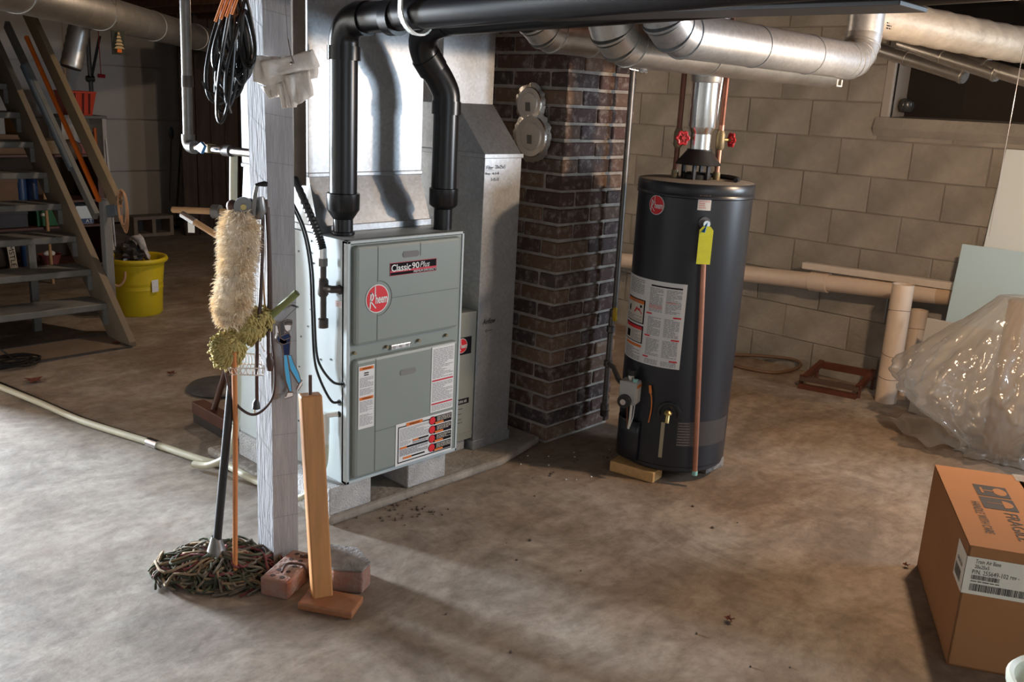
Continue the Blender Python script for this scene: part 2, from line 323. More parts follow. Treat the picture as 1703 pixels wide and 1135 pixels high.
def text(g, S, s, a0, a1, b0, b1, off=.002, keep=False, shear=0.0, bold=0.0):
    key = (s, bold)
    if key not in _tc:
        cu = bpy.data.curves.new('lettering', 'FONT'); cu.body = s; cu.resolution_u = 3; cu.offset = bold
        o = bpy.data.objects.new('lettering', cu); COL.objects.link(o); bpy.context.view_layer.update()
        me = bpy.data.meshes.new_from_object(o.evaluated_get(bpy.context.evaluated_depsgraph_get()))
        _tc[key] = ([v.co.copy() for v in me.vertices], [tuple(p.vertices) for p in me.polygons])
        bpy.data.objects.remove(o); bpy.data.curves.remove(cu); bpy.data.meshes.remove(me)
    vs, fs = _tc[key]
    x0 = min(v.x for v in vs); x1 = max(v.x for v in vs); y0 = min(v.y for v in vs); y1 = max(v.y for v in vs)
    sx = (a1-a0)/(x1-x0); sy = (b1-b0)/(y1-y0)
    if keep: sx = sy = min(sx, sy)
    return g.add([S.m(a0+(v.x-x0)*sx+shear*(v.y-y0)*sy, b0+(v.y-y0)*sy, off) for v in vs], fs)
def rheem_logo(parent, S, a, b, r, off, ry=None, name='logo'):
    ry = ry or r
    lo = disc(G(), S, a, b, r, off, ry=ry).build(name, WHITEP, parent, label='round red and white maker logo')
    disc(G(), S, a, b, r*.92, off+.001, ry=ry*.93).build('logo_field', RED, lo)
    g = G(); k = ry/r
    text(g, S, 'heem', a-r*.18, a+r*.86, b-r*.34*k, b+r*.30*k, off+.002, bold=.025)
    # tall R whose stem is a long upright and whose leg kicks down
    def q(pts): g.add([S.m(a+x*r, b+y*ry, off+.002) for x, y in pts], [tuple(range(len(pts)))])
    q([(-.70, -.62), (-.60, -.66), (-.50, .50), (-.62, .48)])
    ring = [(-.62+.30*math.cos(t), .18+.33*math.sin(t)) for t in [math.pi/2-i*math.pi/10 for i in range(11)]]; ri = [(-.62+.19*math.cos(t), .18+.22*math.sin(t)) for t in [math.pi/2-i*math.pi/10 for i in range(11)]]
    for i in range(10): q([ring[i], ri[i], ri[i+1], ring[i+1]])
    q([(-.62, -.15), (-.50, -.17), (-.12, -.62), (-.18, -.68)]); q([(-.26, .2), (-.17, .2), (-.17, .93), (-.24, .93)])
    g.build('logo_lettering', WHITEP, lo)
    return lo
# ================================================================== SETTING
XR, YF, XL, YN, ZC = 5.2, 9.7, -2.4, -2.6, 2.27
g = G().box(XL, XR-.14, YN, YF, -.12, 0); g.build('floor', FLOOR, kind='structure', origin=(0, 0, 0))
g = G().box(XR-.14, XR+.05, YN, YF, -.12, -.07); g.build('trim_1', TARN, kind='structure')
# ceiling: subfloor with joists
cl = G().box(XL, XR+.3, YN, YF, ZC, ZC+.03).build('ceiling', SUBF, kind='structure')
jm = bevelled('joist', .04, YF-YN, .2, 0, JOIST)
for i in range(18): inst('joist', jm, (XL+.3+.42*i, (YN+YF)/2, ZC-.1), cl)
# block wall on the right, each block proud of the recessed joints, with an opening backed by a dark sheet
OY0, OY1, OZ0 = .75, 2.15, 1.485
wr = G()
WY0, WY1, WZ0, WZ1 = -2.0, -.5, 1.02, 1.82
for (y0, y1, z0, z1) in ((YN, WY0, -.12, ZC), (WY1, OY0, -.12, ZC), (WY0, WY1, -.12, WZ0), (WY0, WY1, WZ1, ZC), (OY1, YF, -.12, ZC), (OY0, OY1, -.12, OZ0)): wr.box(XR+.006, XR+.2, y0, y1, z0, z1)
wr = wr.build('wall_right', BLOCKM, kind='structure')
bms = {}
BH, BL = .2032, .4064
for c in range(11):
    z0 = c*BH - .06; off = (c % 2)*BL/2
    y = 5.2+off
    while y > -.05:
        y1, y0 = y-.003, y-BL+.003; y -= BL; z1 = min(z0+BH-.006, ZC); zz0 = max(z0, -.07)
        if z1 > OZ0-.02:
            if y0 < OY1 and y1 > OY0:
                if y1 > OY1+.06: y0 = OY1
                elif y0 < OY0-.06: y1 = OY0
                elif zz0 < OZ0-.04: z1 = OZ0
                else: continue
        k = (round(y1-y0, 3), round(z1-zz0, 3))
        if k[1] < .02: continue
        if k not in bms: bms[k] = bevelled('block', .06, k[0], k[1], .003, BLOCKP)
        inst('block', bms[k], (XR+.03+random.uniform(-.0025, .0025), (y0+y1)/2, (zz0+z1)/2), wr)
wn = T('window_1', None, None, (XR+.1, (OY0+OY1)/2, OZ0), kind='structure')
G().box(XR+.22, XR+.25, OY0, OY1, OZ0-.02, ZC).build('pane', DARKV, wn)  # dark sheet standing in for the unlit crawlspace behind the opening
G().box(XR-.005, XR+.22, OY1-.045, OY1, OZ0, ZC).build('jamb', JAMB, wn, bevel=.004)
G().box(XR+.01, XR+.03, OY1-.053, OY1-.045, OZ0, ZC).build('jamb_edge', CHROME, wn)
g = G().prism([(XR-.004, OY0, OZ0-.10), (XR-.03, OY0, OZ0-.06), (XR-.01, OY0, OZ0), (XR+.22, OY0, OZ0+.012), (XR+.22, OY0, OZ0-.10)], (0, OY1-OY0+.02, 0)); g.build('sill', BLOCKP, wn)
# far wall with a white sectional garage door
DX0, DX1 = 1.25, 4.97
g = G().box(XL, -.78, YF, YF+.15, 0, ZC).box(.38, DX0, YF, YF+.15, 0, ZC).box(-.78, .38, YF, YF+.15, 2.05, ZC).box(DX1, XR+.2, YF, YF+.15, 0, ZC).box(DX0, DX1, YF, YF+.15, 2.15, ZC); g.build('wall_far', BLOCKM, kind='structure')
d = T('door_1', None, None, ((DX0+DX1)/2, YF, 0), kind='structure')
for i in range(4): G().box(DX0, DX1, YF-.045, YF, .02+i*.53, .02+i*.53+.522).build('panel', DOORW, d, bevel=.006)
G().box(DX1, DX1+.09, YF-.06, YF+.02, 0, 2.15).build('door_jamb', STEELD, d); G().box(DX0, DX1, YF-.05, YF, 0, .02).build('bottom_seal', BLACKR, d); G().box(DX0, DX1, YF-.004, YF+.01, .02, 2.15).build('door_backing', DOORW, d)
G().box(1.05, 1.175, 5.12, YF, 0, ZC).build('wall_stair', BLOCKP, kind='structure')
# other walls, with the right daylight window and the near one added as stair fill
def wall_with_hole(name, ax, pos, a0, a1, h0, h1, z0, z1, m):
    g = G(); t = .15
    for (p0, p1, q0, q1) in ((a0, h0, 0, ZC), (h1, a1, 0, ZC), (h0, h1, 0, z0), (h0, h1, z1, ZC)):
        if ax == 'x': g.box(pos-t, pos, p0, p1, q0, q1)
        else: g.box(p0, p1, pos-t, pos, q0, q1)
    g.build(name, m, kind='structure')
G().box(XL-.15, XL, YN, YF, 0, ZC).build('wall_left', BLOCKP, kind='structure')
wall_with_hole('wall_near', 'y', YN, XL, XR+.2, -.45, .95, .95, 1.85, BLOCKP)
def win(name, ax, pos, h0, h1, z0, z1):
    w = T(name, None, None, (pos, (h0+h1)/2, z0) if ax == 'x' else ((h0+h1)/2, pos, z0), kind='structure')
    def B(a, b, c, d, n):
        g = G()
        if ax == 'x': g.box(pos-.12, pos-.06, a, b, c, d)
        else: g.box(a, b, pos-.12, pos-.06, c, d)
        g.build(n, WHITE_COOL, w)
    B(h0, h0+.05, z0, z1, 'frame_side'); B(h1-.05, h1, z0, z1, 'frame_side'); B(h0+.05, h1-.05, z0, z0+.05, 'frame_rail'); B(h0+.05, h1-.05, z1-.05, z1, 'frame_rail'); B((h0+h1)/2-.02, (h0+h1)/2+.02, z0+.05, z1-.05, 'mullion')
win('window_stair_fill', 'y', YN, -.45, .95, .95, 1.85); win('window_3', 'x', XR+.18, WY0, WY1, WZ0, WZ1)
# dark plank partition beside the garage door
pt = T('wall_partition', None, None, (4.9, 8.6, 0), kind='structure'); pm = bevelled('plank', .15, .03, 2.2, .004, PLANKD)
for i in range(6): inst('plank', pm, (4.47+.155*i, 8.62+random.uniform(-.006, .006), 1.1), pt)
# furnace pad: low concrete slab
G().prism([(1.74, 2.44, 0), (2.60, 2.44, 0), (2.92, 2.52, 0), (2.92, 3.3, 0), (1.74, 3.3, 0)], (0, 0, .034)).build('concrete_pad', mat('pad_concrete', (.30, .265, .225), .95, var=.25, scale=9, bump=.6, bscale=50), bevel=.012, label='low rough concrete pad under the furnace and return duct', cat='concrete pad')
# ================================================================== CHIMNEY
CX0, CX1, CY0, CY1 = 2.932, 3.387, 2.498, 3.20
ch = T('chimney', 'dark brick chimney column standing between return duct and water heater', 'chimney', ((CX0+CX1)/2, (CY0+CY1)/2, 0))
G().box(CX0+.008, CX1-.008, CY0+.008, CY1, 0, ZC).build('mortar_core', MORTAR, ch)
CH = .0692; bmesh_cache = {}
def brick(x0, x1, y0, y1, z):
    k = (round(x1-x0, 3), round(y1-y0, 3), random.randrange(3))
    if k not in bmesh_cache: bmesh_cache[k] = bevelled('brick', k[0], k[1], CH-.013, .004, BRICK, .0018)
    inst('brick', bmesh_cache[k], ((x0+x1)/2+random.uniform(-.002, .002), (y0+y1)/2+random.uniform(-.003, .001), z+CH/2), ch)
L_, W_, J = .199, .095, .012
for c in range(32):
    z = c*CH + .008
    if z+CH > ZC: break
    if c % 2 == 0:
        brick(CX0, CX0+L_, CY0, CY0+W_, z); brick(CX0+L_+J, CX1-W_*.35-J, CY0, CY0+W_, z); brick(CX1-W_*.35, CX1, CY0, CY0+L_, z); y = CY0+W_+J
    else:
        brick(CX0, CX0+W_, CY0, CY0+L_, z); brick(CX0+W_+J, CX0+W_+J+L_, CY0, CY0+W_, z); brick(CX0+W_+2*J+L_, CX1, CY0, CY0+W_, z); y = CY0+L_+J
    while y < 2.98: brick(CX0, CX0+W_, y, y+L_, z); y += L_+J
# foil plates over the old flue holes
def pie_plate(c, r, label, tilt):
    t = T('foil_plate', label, 'foil plate', c, 'foil plates covering the flue holes'); c = V(c)
    def ring(g, r0, x0, r1, x1, n=48, w=0.0):
        vs = []
        for i in range(n):
            a = 2*math.pi*i/n; k = 1+w*math.sin(a*17+tilt)*.5+w*random.uniform(-1, 1)
            for r_, x_, kk in ((r0, x0, 1), (r1, x1, k)): vs.append(c+V((-x_, r_*kk*math.cos(a), r_*kk*math.sin(a))))
        return g.add(vs, [(2*i, 2*i+1, (2*i+3) % (2*n), (2*i+2) % (2*n)) for i in range(n)])
    g = G(); ring(g, r*.80, .010, r, .004, w=.05); ring(g, r*.76, .016, r*.80, .010); g.build('crimped_rim', FOIL, t, smooth=True, ang=60)
    g = G(); ring(g, r*.55, .012, r*.76, .016); ring(g, r*.5, .017, r*.55, .012); g.add([c+V((-.017, r*.5*math.cos(2*math.pi*i/32), r*.5*math.sin(2*math.pi*i/32))) for i in range(32)], [tuple(range(32))]); g.build('dish', FOILF, t, smooth=True, ang=30)
    G().obox(c+V((-.019, .014, -.03)), (0, -.026, 0), (0, .004, .036), (.001, 0, 0)).build('tape', TAPE, t)
pie_plate((CX0-.006, 2.668, 1.330), .108, 'lower crimped foil plate with ringed dish on the chimney side', 0)
pie_plate((CX0-.003, 2.69, 1.462), .086, 'upper smaller foil plate with warm reflection in its colour, partly behind the lower one, on chimney', 2)
# ================================================================== FURNACE
FX0, FX1, FY0, FY1, FZ0, FZ1 = 1.811, 2.340, 2.447, 3.155, .134, .998
def cblock(x0, x1, y0, y1, z0, z1, label, group=None): return G().box(x0, x1, y0, y1, z0, z1).build('concrete_block', CBLOCK, bevel=.005, label=label, cat='concrete block', group=group)
cblock(1.745, 1.925, 2.452, 2.85, .034, .134, 'grey solid concrete block under the front left corner of furnace')
cblock(2.105, 2.295, 2.46, 2.86, .034, .134, 'grey solid concrete block under the right half of furnace')
cblock(1.80, 2.0, 2.95, 3.15, 0.034, .134, 'rough concrete block under the rear left corner of furnace')
fu = T('furnace', 'sage green gas furnace cabinet on concrete blocks behind the post', 'furnace', ((FX0+FX1)/2, (FY0+FY1)/2, FZ0))
g = G().box(FX0, FX1, FY0+.02, FY1, FZ0, FZ1); cab = g.build('cabinet', SAGES, fu)
G().box(FX0+.012, FX1-.012, FY0+.004, FY0+.021, FZ0+.012, FZ1-.012).build('front_recess', SAGE, fu)
g = G(); t_ = .010
g.box(FX0, FX0+t_+.004, FY0, FY0+.03, FZ0, FZ1).box(FX1-t_, FX1, FY0, FY0+.03, FZ0, FZ1).box(FX0, FX1, FY0, FY0+.03, FZ1-t_, FZ1).box(FX0, FX1, FY0, FY0+.03, FZ0, FZ0+.012); g.build('front_frame', SAGES, fu, bevel=.002)
def panel(z0, z1, nm):
    g = G().box(FX0+.022, FX1-.030, FY0-.019, FY0+.02, z0, z1); return g.build(nm, SAGE, fu, bevel=.012)
pu = panel(.640, .982, 'upper_door'); pl = panel(.154, .590, 'lower_door')
PY = FY0-.0195
SF = Surf((0, PY, 0), (1, 0, 0), (0, 0, 1), (0, -1, 0))
def groove(par, a0, a1, b0, b1): sheet(G(), SF, a0, a1, b0, b1, .0008).build('seam', SEAM, par)
groove(pu, 1.9225, 1.9245, .855, .978); groove(pu, 1.9225, 1.9245, .645, .742); groove(pu, 2.110, 2.112, .93, .976); groove(pu, 1.985, 2.298, .7915, .7935)
g = G(); pts = [(1.924+.062*math.cos(t), .797+.062*math.sin(t)) for t in [math.radians(90-i*10) for i in range(19)]]
for i in range(18): g.add([SF.m(*pts[i], .0008), SF.m(*pts[i+1], .0008), SF.m(1.924+(pts[i+1][0]-1.924)*.965, .797+(pts[i+1][1]-.797)*.965, .0008), SF.m(1.924+(pts[i][0]-1.924)*.965, .797+(pts[i][1]-.797)*.965, .0008)], [(0, 1, 2, 3)])
g.build('seam', SEAM, pu)
groove(pl, 1.9195, 1.9215, .165, .585); groove(pl, 1.922, 2.012, .3145, .3165)
def slot(par, xa, xb, z0, z1, m):
    r = (z1-z0)/2; p = []
    for i in range(13): a = math.radians(-90+i*15); p.append((xb-r+r*math.cos(a), (z0+z1)/2+r*math.sin(a)))
    for i in range(13): a = math.radians(90+i*15); p.append((xa+r+r*math.cos(a), (z0+z1)/2+r*math.sin(a)))
    G().add([SF.m(*q, .001) for q in p], [tuple(range(len(p)))]).build('grip_slot', m, par)
slot(pu, 2.030, 2.105, .928, .950, mat('slot_shadow', (.17, .165, .165), .6)); slot(pl, 2.029, 2.103, .501, .523, mat('slot_shadow2', (.22, .215, .21), .6))
bd = sheet(G(), SF, 1.975, 2.186, .869, .914, .0016).build('badge', REDS, pu, label='black and red model badge'); BP = pu
sheet(G(), SF, 1.9765, 2.1845, .8875, .9125, .0022).build('badge_field', PRINTB, pu); sheet(G(), SF, 1.9765, 2.1845, .8705, .8805, .0022).build('badge_field', PRINTB, pu)
g = G(); text(g, SF, 'Classic', 1.979, 2.066, .8835, .9085, .003, bold=.015); text(g, SF, '90', 2.071, 2.104, .8865, .9085, .003, bold=.015); text(g, SF, 'Plus', 2.108, 2.150, .8885, .9085, .003, shear=.25); text(g, SF, 'PREMIUM EFFICIENCY', 2.078, 2.182, .8725, .8805, .003, shear=.2); g.build('badge_lettering', WHITEP, pu)
rheem_logo(pu, SF, 1.921, .797, .0495, .0016)
# instruction labels on the lower door
def lab(par, a0, a1, b0, b1, m=WHITEP, name='label', off=.0012): return sheet(G(), SF, a0, a1, b0, b1, off).build(name, m, par)
l1 = lab(pl, 1.845, 1.913, .339, .567)
for z in (.552, .444): sheet(G(), SF, 1.849, 1.909, z, z+.011, .002).build('warning_band', ORANGEP, l1)
g = G(); text(g, SF, 'WARNING', 1.86, 1.9, .5545, .5605, .0028); text(g, SF, 'WARNING', 1.86, 1.9, .4465, .4525, .0028); lines(g, SF, 1.868, 1.888, .53, .545, 2, .002); g.build('warning_word', PRINTB, l1)
g = G(); lines(g, SF, 1.85, 1.908, .49, .526, 9); lines(g, SF, 1.85, 1.908, .462, .486, 6); lines(g, SF, 1.85, 1.908, .40, .44, 10); lines(g, SF, 1.85, 1.908, .35, .392, 10); g.build('print', PRINT, l1, kind='stuff')
l2 = lab(pl, 2.178, 2.291, .329, .583)
for z in (.449, .358): sheet(G(), SF, 2.182, 2.287, z, z+.006, .002).build('red_band', REDS, l2)
g = G(); lines(g, SF, 2.184, 2.286, .46, .575, 20); lines(g, SF, 2.184, 2.286, .37, .445, 14); lines(g, SF, 2.184, 2.286, .334, .355, 4); g.build('print', PRINT, l2, kind='stuff')
l3 = lab(pl, 2.014, 2.292, .157, .319)
for (x0, x1, z0, z1) in [(2.024, 2.288, .1655, .1695), (2.024, 2.028, .1695, .303), (2.024, 2.186, .303, .307), (2.034, 2.17, .2185, .226), (2.095, 2.172, .2385, .245), (2.09, 2.155, .178, .184)]+[(2.196, 2.287, .171+i*.036, .203+i*.036) for i in range(4)]: sheet(G(), SF, x0, x1, z0, z1, .002).build('black_panel', PRINTB, l3)
for i in range(4): disc(G(), SF, 2.189, .189+i*.036, .0165, .0024).build('hazard_ring', PRINTB, l3)
text(G(), SF, 'WARNING', 2.075, 2.125, .3055, .3135, .0045).build('warning_word', PRINTB, l3)
for i in range(4): disc(G(), SF, 2.189, .189+i*.036, .0145, .003, n=20).build('hazard_symbol', RED, l3)
for (x0, x1, z0, z1) in [(2.203, 2.245, .172+i*.036, .180+i*.036) for i in range(4)]+[(2.062, 2.14, .303, .3155), (2.034, 2.066, .2185, .226), (2.095, 2.122, .2385, .245), (2.05, 2.09, .177, .185)]: sheet(G(), SF, x0, x1, z0, z1, .003).build('orange_band', ORANGEP, l3)
g = G(); [lines(g, SF, 2.212, 2.283, .182+i*.036, .201+i*.036, 4, .003, .4) for i in range(4)]; g.build('white_print', CREAMP, l3, kind='stuff')
g = G(); lines(g, SF, 2.034, 2.172, .250, .298, 11); lines(g, SF, 2.034, 2.085, .23, .248, 4); lines(g, SF, 2.034, 2.17, .190, .2165, 6, .002, .8); lines(g, SF, 2.095, 2.17, .228, .237, 3, .002, .8)
g.build('print', PRINT, l3, kind='stuff')
for x in (1.841, 1.981, 2.129, 2.263): G().cyl((x, FY0+.004, .613), (x, FY0-.008, .613), .006, n=8).build('screw', BRASSD, fu)
g = G().box(1.998, 2.088, FY0-.006, FY0+.004, .598, .616).build('rating_plate', CHROME, fu, bevel=.003); sr = Surf((0, FY0-.006, 0), (1, 0, 0), (0, 0, 1), (0, -1, 0)); disc(disc(disc(G(), sr, 2.012, .607, .006, .001), sr, 2.042, .607, .006, .001), sr, 2.072, .607, .006, .001).build('print', PRINT, g, kind='stuff')
# side fittings (face X = FX0)
for (px, py) in ((497, 418), (517.5, 401), (517.5, 421), (521, 438), (517, 463), (517, 490), (517, 515), (512, 543), (498, 610), (501, 560), (524, 570), (533, 598), (550, 598), (497, 700)):
    p = P(px, py, 'x', FX0); G().cyl(p+V((.002, 0, 0)), p-V((.003, 0, 0)), .0035, n=8).build('screw', STEELD, fu)
for (y, z) in ((2.487, .83), (2.469, .50), (2.489, .43), (2.49, .387)):
    G().cyl((FX0+.002, y, z), (FX0-.002, y, z), .017 if z > .6 else .011, n=16).build('port', BLACKR, fu)
p = P(563, 506, 'x', FX0-.0015); SS = Surf((FX0-.0012, 0, 0), (0, -1, 0), (0, 0, 1), (-1, 0, 0)); lb = sheet(G(), SS, -p.y-.02, -p.y+.02, p.z-.012, p.z+.012, .001).build('side_label', WHITEP, fu); lines(G(), SS, -p.y-.017, -p.y+.017, p.z-.01, p.z+.01, 4, .0018).build('print', PRINTP, lb, kind='stuff')
# plenum and flared skirt on top of the furnace
pn = T('supply_plenum', 'tall galvanized sheet metal plenum rising from the furnace top', 'plenum', (2.08, 2.9, FZ1))
G().box(1.832, 2.342, 2.70, 3.13, 1.19, ZC).build('plenum_box', GALV, pn, bevel=.002)
b = [(1.826, 2.638), (2.336, 2.638), (2.336, 3.13), (1.826, 3.13)]; tp = [(1.836, 2.704), (2.338, 2.704), (2.338, 3.126), (1.836, 3.126)]
G().add([(x, y, FZ1+.022) for x, y in b]+[(x, y, 1.188) for x, y in tp], [(0, 1, 5, 4), (1, 2, 6, 5), (2, 3, 7, 6), (3, 0, 4, 7), (4, 5, 6, 7)]).build('flared_skirt', GALV, pn)
G().box(1.820, 2.336, 2.628, 3.14, FZ1, FZ1+.024).build('base_flange', GALV, pn, bevel=.002)
G().box(1.829, 2.345, 2.696, 3.133, 1.182, 1.198).build('drive_cleat', GALV, pn, bevel=.003)
# return duct with sloping hood, and air-cleaner cabinet between it and the furnace
rd = T('return_duct', 'galvanized return air duct with sloped hood beside the brick chimney', 'duct', (2.68, 2.85, .034))
G().box(2.575, 2.785, 2.594, 3.25, .06, 1.252).build('drop', GALV, rd, bevel=.002)
G().prism([(2.575, 2.594, 1.262), (2.575, 2.77, 1.452), (2.575, 3.25, 1.452), (2.575, 3.25, 1.262)], (.21, 0, 0)).build('hood', GALV, rd, bevel=.002)
G().box(2.568, 2.790, 2.588, 3.25, 1.248, 1.266).build('hood_cleat', GALV, rd, bevel=.002); G().box(2.567, 2.790, 2.586, 3.25, .034, .075).build('base_band', GALV, rd, bevel=.003)
G().box(2.50, 2.785, 2.772, 3.25, 1.45, ZC).build('riser', GALV, rd, bevel=.002)
SD = Surf((0, 2.594, 0), (1, 0, 0), (0, 0, 1), (0, -1, 0))
g = G(); text(g, SD, 'Filter', 2.582, 2.622, 1.205, 1.220, shear=.2); text(g, SD, '20x25x5', 2.634, 2.69, 1.208, 1.222); sheet(g, SD, 2.582, 2.626, 1.2, 1.2012, .002); text(g, SD, 'Rep  4-3-8', 2.58, 2.655, 1.182, 1.194); text(g, SD, '3-15-10', 2.612, 2.656, 1.160, 1.172); text(g, SD, 'Airflow', 2.60, 2.672, .575, .598, shear=.2)
sheet(g, SD, 2.617, 2.66, .545, .5468, .002); g.add([SD.m(2.615, .546, .002), SD.m(2.625, .538, .002), SD.m(2.627, .540, .002)], [(0, 1, 2)]); g.add([SD.m(2.615, .546, .002), SD.m(2.627, .552, .002), SD.m(2.625, .554, .002)], [(0, 1, 2)]); g.build('handwriting', PRINTB, rd, label='black marker handwriting')
ac = T('air_cleaner', 'narrow olive grey air cleaner cabinet between furnace and return duct', 'air cleaner', (2.458, 2.9, .085))
G().box(FX1+.002, 2.573, 2.60, 3.2, .085, .637).build('case', OLIVE, ac, bevel=.004); G().box(FX1+.004, 2.57, 2.597, 2.602, .105, .118).build('lip', OLIVE, ac)
SA = Surf((0, 2.60, 0), (1, 0, 0), (0, 0, 1), (0, -1, 0)); sheet(G(), SA, 2.44, 2.547, .462, .535, .001).build('logo_field_black', PRINTB, ac); rheem_logo(ac, SA, 2.492, .501, .031, .0018)
nb = sheet(G(), SA, 2.455, 2.545, .248, .272, .001).build('name_plate', PRINTB, ac); text(G(), SA, 'RETURN AIR', 2.468, 2.532, .254, .266).build('print', WHITEP, nb)
g = G()
for z in (.225, .203, .180, .165): lines(g, SA, 2.44, 2.51, z, z+.008, 1)
g.build('small_print', SEAM, ac, kind='stuff')
cblock(2.36, 2.55, 2.62, 3.1, .034, .085, 'flat paver under the narrow air cleaner cabinet')
g = G(); g.tube(arc([(2.50, 2.66, .652), (2.45, 2.64, .652), (2.42, 2.66, .665), (2.47, 2.69, .67), (2.52, 2.67, .668), (2.5, 2.64, .68), (2.44, 2.65, .682)], 5), .010, 8); g.build('white_cable', PVCW, label='small bundle of white cable lying on the air cleaner top', cat='cable', smooth=True)
# ================================================================== FLUES
def flue(name, label, pts, seams, r=.047):
    t = T(name, label, 'pipe', pts[0]); return t
f1 = T('flue_pipe', 'black plastic flue pipe rising from furnace left front and running overhead', 'pipe', (1.884, 2.571, FZ1))
x, y = 1.884, 2.571
G().lathe([(.036, 0), (.040, .004), (.040, .012), (.034, .014), (.034, .06)], (x, y, FZ1), 24).build('stub', BLACKPVC, f1, smooth=True)
G().lathe([(.034, .055), (.052, .082), (.056, .088), (.056, .142), (.052, .144)], (x, y, FZ1), 28).build('reducer', BLACKPVC, f1, smooth=True)
G().cyl((x, y, FZ1+.14), (x, y, 1.60), .0465, n=32).build('riser', BLACKPVC, f1, smooth=True)
R_ = .075; cz = 1.624
el = [V((x, y-R_+R_*math.cos(a), cz+R_*math.sin(a))) for a in [math.radians(9*i) for i in range(11)]]
G().tube([V((x, y, 1.598))]+el+[el[-1]+V((0, -.012, 0))], .050, 28).build('elbow', BLACKPVC, f1, smooth=True)
G().cyl((x, y, 1.572), (x, y, 1.616), .0545, n=28).build('collar', BLACKPVC, f1, smooth=True)
yy = y-R_; zz = cz+R_
G().cyl((x, yy-.005, zz), (x, yy-.05, zz), .0535, n=28).build('collar', BLACKPVC, f1, smooth=True); G().cyl((x, yy-.16, zz), (x, yy-.20, zz), .0535, n=28).build('collar', BLACKPVC, f1, smooth=True)
G().cyl((x, yy, zz), (x, -1.6, zz+.143), .0475, n=32).build('run', BLACKPVC, f1, smooth=True)
f2 = T('flue_pipe', 'black plastic flue pipe with slanted offset at the furnace right front', 'pipe', (2.300, 2.525, FZ1))
x2, y2 = 2.300, 2.525
G().cyl((x2, y2, FZ1), (x2, y2, FZ1+.08), .034, n=24).build('stub', BLACKPVC, f2, smooth=True)
G().lathe([(.034, .075), (.048, .085), (.053, .092), (.053, .150), (.049, .152)], (x2, y2, FZ1), 28).build('reducer', BLACKPVC, f2, smooth=True)
G().cyl((x2, y2, FZ1+.14), (x2, y2, 1.452), .0465, n=32).build('riser', BLACKPVC, f2, smooth=True); G().cyl((x2, y2, 1.412), (x2, y2, 1.458), .053, n=28).build('collar', BLACKPVC, f2, smooth=True)
off = arc([(x2, y2, 1.448), (x2-.004, y2+.002, 1.49), (x2-.035, y2+.012, 1.545), (x2-.08, y2+.02, 1.595), (x2-.11, y2+.01, 1.655), (x2-.118, y2-.04, 1.700), (x2-.118, y2-.12, 1.718)], 5)
G().tube(off, .0495, 28).build('offset_bend', BLACKPVC, f2, smooth=True); G().cyl((x2-.118, y2-.11, 1.718), (x2-.118, -1.6, 1.85), .0475, n=32).build('run', BLACKPVC, f2, smooth=True)
G().tube([off[12], off[16]], .0535, 28).build('collar', BLACKPVC, f2, smooth=True)
# white hanger strap
hs = [V((1.884+.06*math.sin(a), 2.215-.012*math.cos(a), 1.712-.064*math.cos(a))) for a in [math.radians(-90+15*i) for i in range(13)]]
g = G(); pts = [V((hs[0].x, hs[0].y, ZC-.2))]+hs+[V((hs[-1].x, hs[-1].y, ZC-.2))]
for i in range(len(pts)-1): g.bar(pts[i], pts[i+1]+(pts[i+1]-pts[i]).normalized()*.002, .022, .006, up=(0, 1, 0) if 0 else (pts[i]-V((1.884, 2.2, 1.69))).normalized())
g.build('hanger_strap', PVCW, label='white plastic J-shaped hanger strap under the black overhead pipe', cat='hanger')
# dark board fixed alongside the overhead pipes, ending in mid-air at the right
g = G().box(1.95, 2.10, .80, 1.9, 1.699, 1.709); g.build('overhead_board', TARN, label='dark flat board running along the overhead black pipes, ending at right', cat='board', bevel=.002)
